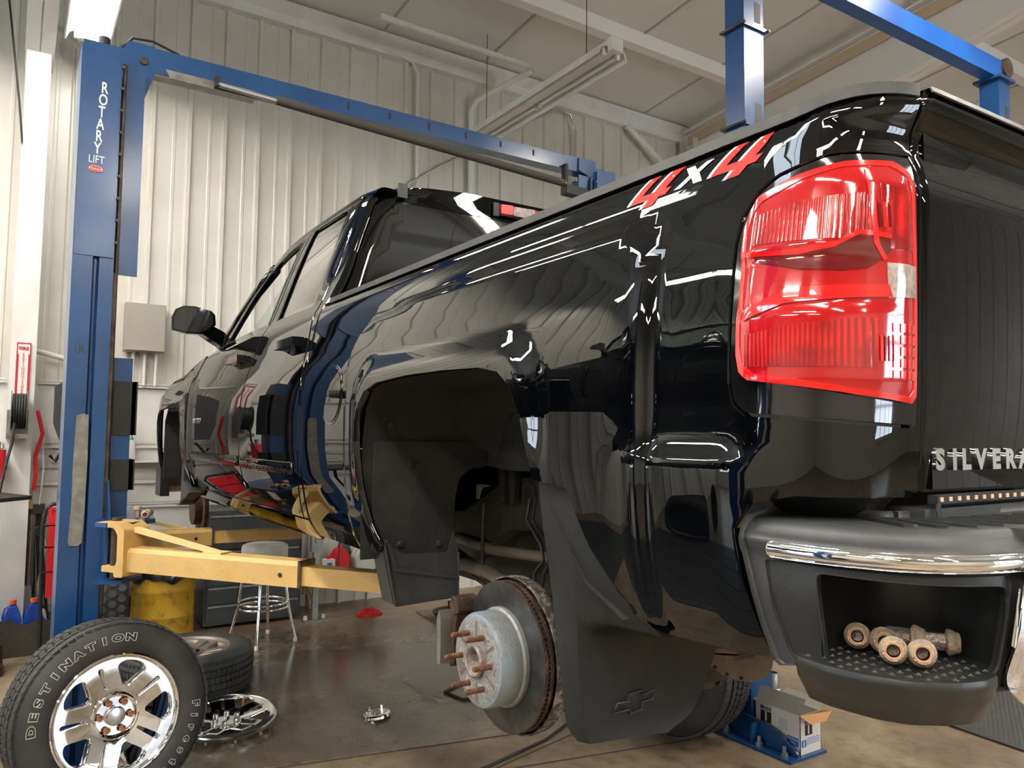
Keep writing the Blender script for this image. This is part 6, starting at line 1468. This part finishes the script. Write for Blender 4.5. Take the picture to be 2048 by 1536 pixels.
# oil carton beside the base of the tall lift
t = thing('oil_carton', 'opened white motor oil carton with brown flaps beside the blue base flange', 'carton', (1.02, -1.68, 0), 0)
x0, x1, y0, y1, h = .905, 1.19, -1.772, -1.602, .212
bm = NB()
for a in ((x0, x0+.003, y0, y1), (x1-.003, x1, y0, y1), (x0, x1, y0, y0+.003), (x0, x1, y1-.003, y1)): box(bm, *a, 0, h)
box(bm, x0, x1, y0, y1, 0, .003); fin('carton_body', bm, M_CARTON, t, smooth=0)
bm = NB(); vs = [bm.verts.new(p) for p in ((x0, y1, h), (x1, y1, h), (x1, y1-.05, h+.075), (x0, y1-.05, h+.075))]; bm.faces.new(vs); bmesh.ops.solidify(bm, geom=bm.faces[:], thickness=.003); fl_ = fin('long_flap', bm, mat('greyed_carton', (.46, .45, .42), .6), t, smooth=0)
bm = NB(); vs = [bm.verts.new(p) for p in ((x0, y0, h), (x1, y0, h), (x1-.03, y0-.06, h+.04), (x0+.02, y0-.06, h+.04))]; bm.faces.new(vs); bmesh.ops.solidify(bm, geom=bm.faces[:], thickness=.003); fin('long_flap', bm, M_CARTON, t, smooth=0)
bm = NB(); vs = [bm.verts.new(p) for p in ((x0, y0, h), (x0, y1, h), (x0-.05, y1-.02, h-.03), (x0-.075, y0+.06, h-.02), (x0-.055, y0-.02, h+.01))]; bm.faces.new(vs); bmesh.ops.solidify(bm, geom=bm.faces[:], thickness=.003); fin('end_flap', bm, M_CARD, t, smooth=0)
bm = NB(); vs = [bm.verts.new(p) for p in ((x1, y0, h), (x1, y1, h), (x1+.06, y1-.01, h+.055), (x1+.06, y0+.02, h+.055))]; bm.faces.new(vs); bmesh.ops.solidify(bm, geom=bm.faces[:], thickness=.003); fin('end_flap', bm, M_CARD, t, smooth=0)
def print_side(a0, a1, z0, z1, m, nm='printed_panel'):      # long side, faces +y
    bm = NB(); box(bm, min(a0, a1), max(a0, a1), y1, y1+.0006, z0, z1); return fin(nm, bm, m, t, smooth=0)
def print_end(b0, b1, z0, z1, m, nm='printed_panel'):       # short end, faces -x
    bm = NB(); box(bm, x0-.0006, x0, min(b0, b1), max(b0, b1), z0, z1); return fin(nm, bm, m, t, smooth=0)
print_side(1.155, 1.085, .118, .175, M_PRINTBLK); print_side(.985, .915, .05, .095, M_PRINTBLUE)
Ms = lambda a, z: AX((a, y1+.0008, z), (0, 1, 0), (0, 0, 1)); Me = lambda b, z: AX((x0-.0008, b, z), (-1, 0, 0), (0, 0, 1))
text('carton_word', 'Mobil', .032, Ms(1.12, .190), M_PRINTNAVY, t, extrude=.0002, offset=.0006); text('carton_numeral', '1', .062, Ms(1.12, .146), M_CARTON, t, extrude=.0003, offset=.003)
for k in range(6): print_side(1.04, .985, .165-k*.010, .168-k*.010, M_PRINTGREY, 'small_print')
text('carton_word', 'ADVANCED', .014, Ms(.95, .083), M_CARTON, t, extrude=.0003); text('carton_word', 'FULL', .016, Ms(.95, .065), M_CARTON, t, extrude=.0003)
print_end(-1.640, -1.700, .105, .160, M_PRINTBLK); text('carton_word', 'Mobil', .026, Me(-1.665, .170), M_PRINTNAVY, t, extrude=.0002, offset=.0006); text('carton_numeral', '1', .058, Me(-1.67, .132), M_CARTON, t, extrude=.0003, offset=.003)
print_end(-1.612, -1.650, .050, .085, M_PRINTBLUE); text('carton_word', '1', .03, Me(-1.631, .066), M_CARTON, t, extrude=.0003, offset=.003)
for k in range(4): print_end(-1.655, -1.760, .086-k*.009, .089-k*.009, M_PRINTBLUE, 'small_print')
for k in range(7):
    bm = NB(); a = x0+.022+k*.004; z_ = .3; u0, u1 = .25, .62
    P = lambda tt: (y1-.05*tt, h+.075*tt)
    (ya, za), (yb, zb) = P(u0), P(u1); vs = [bm.verts.new(p) for p in ((a, ya+.0035, za+.0025), (a+.002, ya+.0035, za+.0025), (a+.002, yb+.0035, zb+.0025), (a, yb+.0035, zb+.0025))]; bm.faces.new(vs); fin('barcode_bar', bm, M_PRINTGREY, fl_, smooth=0)
for k in range(5):
    bm = NB(); (ya, za), (yb, zb) = P(.80-k*.12), P(.83-k*.12); vs = [bm.verts.new(p) for p in ((x0+.08, ya+.0035, za+.0025), (x0+.20-.02*(k % 3), ya+.0035, za+.0025), (x0+.20-.02*(k % 3), yb+.0035, zb+.0025), (x0+.08, yb+.0035, zb+.0025))]; bm.faces.new(vs); fin('small_print', bm, M_PRINTGREY, fl_, smooth=0)
# steel cylinder extension beside the post
t = thing('lift_adapter', 'grey steel stepped cylinder standing by the foot of the tall blue post', 'lift adapter', (1.30, -1.80, 0))
bm = NB(); lathe(bm, [(.001, .0), (.052, .0), (.052, .215), (.046, .222), (.040, .224), (.040, .30), (.036, .305), (.030, .305), (.028, .26), (.001, .26)], 32, Matrix.Translation((1.235, -1.80, .014))); fin('barrel', bm, M_STEEL, t, smooth=40); t.location = (1.235, -1.80, 0)
bpy.data.objects[t.children[0].name].matrix_parent_inverse = Matrix.Translation((-1.235, 1.80, 0))
# electrical box, conduits and trunking on the front wall
t = thing('electrical_box', 'beige grey electrical enclosure on the front wall beside the door mirror', 'electrical box', (5.56, .90, 2.53))
bm = NB(); box(bm, 5.50, 5.63, .785, 1.10, 2.33, 2.74); fin('enclosure', bm, M_GREYBOX, t, smooth=0, bevel=.008)
bm = NB(); box(bm, 5.488, 5.50, .79, 1.095, 2.335, 2.735); fin('cover', bm, M_GREYBOX, t, smooth=0, bevel=.004)
for y in (.84, .93, 1.02):
    bm = NB(); cyl(bm, (5.57, y, 2.33), (5.57, y, 2.04), .013, 8); fin('conduit', bm, M_WHITE, t, smooth=60)
def pipe(label, pts, r_, m=M_WHITE, nm='wall_pipe', cat='pipe'):
    bm = NB(); tube(bm, pts, r_, 10); return simple(nm, label, cat, bm, m, smooth=60)
pipe('white pipe dropping from the eave to the wall beside the hanging lamp', [(4.95, -.9, 5.62), (4.98, -2.62, 5.62), (5.0, -2.70, 5.60), (5.50, -2.30, 5.35), (5.58, -2.28, 5.25), (5.58, -2.30, 2.2)], .035)
pipe('thin bare conduit bent over at the top, left of the crossbar end', [(5.58, -3.70, 3.2), (5.58, -3.74, 5.35), (5.58, -3.66, 5.55), (5.57, -3.45, 5.56), (5.57, -1.9, 4.55), (5.57, -1.0, 3.9)], .016, M_CHROMEDULL)
pipe('diagonal white brace pipe running down to the corner of the wall', [(5.55, -4.55, 5.60), (5.50, -5.30, 5.10), (5.45, -6.1, 4.6)], .04)
pipe('white conduit clipped to the wall above the truck cab, ending in a box', [(5.59, -.60, 5.75), (5.59, -1.55, 5.62), (5.59, -1.62, 5.5), (5.59, -1.64, 3.3)], .018)
pipe('white wall conduit behind the tall column with the fire sign', [(5.60, 1.55, 5.7), (5.60, 1.50, 2.1), (5.60, 1.42, 1.95)], .012)
pipe('horizontal white pipe between the fire sign and the blue lift column', [(5.50, 1.73, 2.28), (5.50, 1.40, 2.20)], .022)
pipe('slanting white trim pipe high up left of the lettered column', [(5.4, 1.72, 4.95), (5.4, 1.47, 4.72), (5.4, 1.30, 4.56)], .022)
pipe('dark diagonal guy wire at the top left beside the white column', [(5.2, 2.10, 5.5), (5.3, 1.93, 4.2), (5.4, 1.80, 3.0)], .008, M_BLACK, 'guy_wire', 'wire')
# fire sign and hose reel on the frame column
t = thing('fire_sign', 'tall white sign with a red border and red vertical lettering on the white column', 'sign', (5.31, 1.815, 2.1))
bm = NB(); box(bm, 5.312, 5.318, 1.768, 1.858, 1.90, 2.315); fin('sign_panel', bm, M_SIGNWHITE, t, smooth=0)
bm = NB(); prism(bm, [(1.766, 1.895), (1.860, 1.895), (1.860, 2.32), (1.766, 2.32)], 5.3085, 5.3115, 'x')
so_ = panel('sign_border', [(1.766, 1.895), (1.860, 1.895), (1.860, 2.32), (1.766, 2.32)], lambda a, b: Vector((5.309, a, b)), M_SIGNRED, t, holes=[[(1.782, 1.905), (1.845, 1.905), (1.845, 2.225), (1.853, 2.235), (1.853, 2.312), (1.773, 2.312), (1.773, 2.235), (1.782, 2.225)]], step=.05, thick=.002, flip=True); bm.free()
text('sign_word', 'FIRE', .036, AX((5.308, 1.813, 2.275), (-1, 0, 0), (0, 0, 1)), M_SIGNRED, t, extrude=.0006, offset=.001)
for k, ch in enumerate('EXTINGUISHER'):
    text('sign_letter', ch, .036, AX((5.308, 1.813, 2.225-k*.0275), (-1, 0, 0), (0, 0, 1)), M_SIGNRED, t, extrude=.0006, sx=.8)
t = thing('hose_reel', 'silver hose reel wound with black hose below the fire sign', 'hose reel', (5.22, 1.82, 1.75))
for y in (1.775, 1.875):
    bm = NB(); lathe(bm, [(.001, -.004), (.15, -.004), (.155, 0), (.15, .004), (.001, .004)], 40, AX((5.18, y, 1.79), (0, 1, 0))); fin('reel_side', bm, M_STEEL, t, smooth=40)
for k in range(5):
    y = 1.790+k*.0175
    bm = NB(); tube(bm, [(5.18+.125*math.cos(2*PI*i/36), y, 1.79+.125*math.sin(2*PI*i/36)) for i in range(36)], .009, 8, close=True); fin('hose_coil', bm, M_BLACK, t, smooth=60)
bm = NB(); box(bm, 5.10, 5.31, 1.76, 1.90, 1.585, 1.62); box(bm, 5.29, 5.312, 1.76, 1.90, 1.585, 1.80); fin('reel_bracket', bm, M_STEEL, t, smooth=0, bevel=.004)
bm = NB(); tube(bm, [(5.06, 1.85, 1.70), (5.05, 1.86, 1.55), (4.98, 1.90, 1.35), (4.9, 1.93, 1.1)], .010, 8); fin('hose_end', bm, M_BLACK, t, smooth=60)
# red hose and tools hanging by the column
pipe('red air hose hanging beside the white column', [(5.36, 1.70, 1.80), (5.36, 1.66, 1.62), (5.36, 1.70, 1.45), (5.38, 1.69, 1.30), (5.38, 1.70, 1.18)], .014, M_REDPL, 'air_line', 'hose')
pipe('black tangled cable on the wall left of the lift column', [(5.5, 1.60, 1.45), (5.5, 1.56, 1.40), (5.5, 1.50, 1.52), (5.5, 1.44, 1.50), (5.5, 1.38, 1.47)], .014, M_BLACK, 'wall_cable', 'cable')
pipe('thin white cable hanging beside the column down to the blue jugs', [(5.42, 1.66, 1.62), (5.42, 1.64, 1.35), (5.42, 1.66, 1.0), (5.42, 1.60, .75), (5.42, 1.64, .45), (5.42, 1.62, .30)], .006, M_WHITE, 'wall_cable', 'cable')
bm = NB(); cyl(bm, (5.20, 1.945, 1.28), (5.20, 1.945, 1.50), .055, 20)
t = thing('fire_extinguisher', 'red extinguisher at the far left edge beside the hose reel', 'extinguisher', (5.20, 1.945, 1.28)); fin('cylinder', bm, M_REDPL, t, smooth=50, bevel=.012)
bm = NB(); cyl(bm, (5.20, 1.945, 1.50), (5.20, 1.945, 1.56), .018, 12); fin('valve', bm, M_STEEL, t, smooth=50)
bm = NB(); box(bm, 5.26, 5.31, 1.88, 1.98, 1.35, 1.40); fin('wall_bracket', bm, M_STEEL, t, smooth=0)
# screen arm panel, desk top, red cased creeper, spray bottle
t = thing('monitor', 'dark grey monitor housing on the wall left of the blue column', 'monitor', (5.2, 1.5, 1.8))
bm = NB(); prism(bm, rounded([(1.25, 2.10), (1.50, 2.06), (1.60, 1.985), (1.598, 1.70), (1.55, 1.565), (1.25, 1.555)], .01), 5.18, 5.26, 'x'); fin('housing', bm, mat('dark_grey_casing', (.028, .030, .034), .45), t, smooth=0, bevel=.006)
bm = NB(); box(bm, 5.26, 5.6, 1.40, 1.46, 1.78, 1.84); fin('wall_arm', bm, M_BLACK, t, smooth=0)
t = thing('desk', 'corner of a black worktop at the far left edge', 'desk', (4.7, 2.1, 0))
bm = NB(); prism(bm, rounded([(4.55, 1.725), (4.30, 1.95), (4.30, 2.6), (4.95, 2.6), (4.95, 1.90)], .02), 1.175, 1.20, 'z'); fin('desk_top', bm, M_BLACK, t, smooth=0)
for (x, y) in ((4.36, 2.5), (4.88, 2.5), (4.85, 2.0), (4.40, 2.05)):
    bm = NB(); cyl(bm, (x, y, 0), (x, y, 1.18), .016, 10); fin('leg', bm, M_BLACK, t, smooth=60)
t = thing('creeper', 'red padded folding creeper in a black tube frame stood behind the blue column', 'creeper', (5.0, 1.5, 0))
for k, (z0_, z1_) in enumerate(((.42, .60), (.61, .78), (.79, .94), (.95, 1.075))):
    bm = NB(); box(bm, 4.985, 5.02, 1.36, 1.605, z0_, z1_); pd = fin('pad', bm, M_REDPL, t, smooth=0, bevel=.010)
    if k == 3: text('pad_word', 'MA', .045, AX((4.984, 1.555, 1.045), (-1, 0, 0), (0, 0, 1)), M_PRINTBLK, pd, extrude=.0006)
bm = NB(); tube(bm, [(5.03, 1.625, .03), (5.03, 1.64, .95), (5.03, 1.625, 1.06), (5.03, 1.58, 1.10), (5.03, 1.38, 1.10), (5.03, 1.33, 1.05), (5.03, 1.33, .03)], .014, 8); fin('tube_frame', bm, M_BLACK, t, smooth=60)
for z in (.60, .785, .945): 
    bm = NB(); cyl(bm, (5.025, 1.635, z), (5.025, 1.335, z), .010, 8); fin('cross_bar', bm, M_BLACK, t, smooth=60)
for z in (.10, .9):
    bm = NB(); cyl(bm, (5.06, 1.66, z), (5.10, 1.66, z), .035, 16); fin('caster', bm, M_BLACK, t, smooth=50)
t = thing('tripod_stand', 'black folded tripod stand leaning on the wall left of the red creeper', 'stand', (5.25, 1.64, 0))
for a in (-.02, .0, .02):
    bm = NB(); cyl(bm, (5.45+a*2, 1.60+a*2.5, 0), (5.42, 1.67+a, 1.0), .012, 8); fin('leg', bm, M_BLACK, t, smooth=60)
bm = NB(); box(bm, 5.37, 5.47, 1.62, 1.73, 1.0, 1.07); fin('tripod_head', bm, M_BLACK, t, smooth=0, bevel=.01)
bm = NB(); cyl(bm, (5.42, 1.70, .45), (5.42, 1.70, 1.0), .03, 14); fin('grey_tube', bm, M_STEEL, t, smooth=60)
t = thing('spray_bottle', 'white bottle with a green cap on the wall rail between column and fender', 'bottle', (5.52, 1.01, 1.38))
bm = NB(); lathe(bm, [(.001, 0), (.028, 0), (.030, .01), (.030, .13), (.018, .165), (.012, .18), (.001, .18)], 24, Matrix.Translation((5.52, 1.01, 1.398))); fin('body', bm, M_WHITEPL, t, smooth=40)
bm = NB(); lathe(bm, [(.001, .24), (.005, .235), (.007, .20), (.014, .195), (.014, .178), (.001, .178)], 20, Matrix.Translation((5.52, 1.01, 1.398))); fin('cap', bm, M_GREEN, t, smooth=40)
bm = NB(); box(bm, 5.48, 5.60, .7, 1.3, 1.385, 1.397); simple('wall_ledge', 'thin white ledge on the front wall carrying the green capped bottle', 'ledge', bm, M_WHITE, smooth=0)
# black tub with blue jugs
t = thing('tub', 'long dirty black tub on the floor at the left edge below the jugs', 'tub', (5.2, 1.72, 0))
bm = NB(); prism(bm, rounded([(1.545, 0.0), (2.05, 0.0), (2.08, .26), (1.80, .27), (1.77, .235), (1.70, .225), (1.66, .25), (1.55, .24), (1.535, .12)], .015), 5.05, 5.065, 'x'); prism(bm, [(1.545, 0.0), (2.05, 0), (2.08, .26), (1.55, .24)], 5.37, 5.385, 'x'); box(bm, 5.06, 5.38, 1.545, 1.56, .0, .24); box(bm, 5.06, 5.38, 2.04, 2.06, .0, .25); box(bm, 5.06, 5.38, 1.55, 2.05, 0, .02); fin('tub_shell', bm, mat('grimy_black_tub', (.022, .020, .018), .5, c2=(.06, .05, .035), scale=6), t, smooth=0)
jug('blue_jug', 'blue jug with an orange cap rightmost in the black tub', (5.19, 1.665, .02), M_BLUEPL, .37, .13, .11, M_ORANGE, True, .024)
jug('blue_jug', 'blue jug with an orange cap second from the right in the tub', (5.19, 1.80, .02), M_BLUEPL, .37, .12, .11, M_ORANGE, True, .024)
jug('blue_jug', 'blue jug cut by the left edge of the photo, in the tub', (5.19, 1.935, .02), M_BLUEPL, .35, .12, .11, M_ORANGE, True, .024)
jug('small_white_bottle', 'small white bottle squeezed behind the jugs at the right end of the tub', (5.30, 1.60, .02), M_WHITEPL, .29, .06, .05, M_BLACK, False, .012)
t = thing('work_boot', 'dark brown object at the left edge of the frame, a worn boot on the floor', 'boot', (4.75, 1.87, 0))
bm = NB(); lathe(bm, [(.001, 0), (.05, 0), (.055, .03), (.05, .10), (.045, .16), (.001, .17)], 20, Matrix.Translation((4.80, 1.90, 0))); fin('shaft', bm, mat('brown_leather', (.045, .018, .012), .45), t, smooth=50)
bm = NB(); lathe(bm, [(.001, .0), (.045, .0), (.050, .02), (.040, .055), (.001, .065)], 20, Matrix.Translation((4.66, 1.885, 0)) @ Matrix.Diagonal((2.2, 1, 1, 1))); fin('toe', bm, mat('brown_leather', (.045, .018, .012)), t, smooth=50)
bm = NB(); box(bm, 5.355, 5.375, 1.700, 1.745, 1.04, 1.10)
t = thing('padlock', 'small brass padlock hanging by the white column', 'padlock', (5.36, 1.72, 1.04)); fin('lock_body', bm, mat('brass', (.42, .28, .10), .35, .8), t, smooth=0, bevel=.004)
bm = NB(); tube(bm, [(5.365, 1.708, 1.10), (5.365, 1.710, 1.17), (5.365, 1.722, 1.185), (5.365, 1.736, 1.17), (5.365, 1.737, 1.10)], .004, 8); fin('shackle', bm, M_STEEL, t, smooth=60)
# ================================================================== the same model parked in the neighbouring bay, only mirrored in the paint
T2 = copy_tree(T); T2.location = T.location+Vector((-.9, 5.55, -.62)); T2['label'] = 'black pickup truck parked in the left neighbouring bay, seen only mirrored in the paint'
for x in (0, 3.63):
    for y in (-.86, .86):
        w0 = thing('wheel', 'wheel on the parked neighbouring truck, %s %s' % ('rear' if x == 0 else 'front', 'near side' if y < 0 else 'far side'), 'wheel', (0, 0, 0)); w0.matrix_basis = pose((x-.9, 5.55+y, .405), (0, 1 if y > 0 else -1, 0))
        bm = NB(); tyre_mesh(bm); fin('tyre', bm, M_RUBBER, w0, smooth=40, local=True)
        bm = NB(); lathe(bm, [(.001, .08), (.10, .08), (.24, .09), (.262, .12), (.262, -.12)], 40); fin('rim', bm, M_PLASTIC2, w0, smooth=40, local=True)
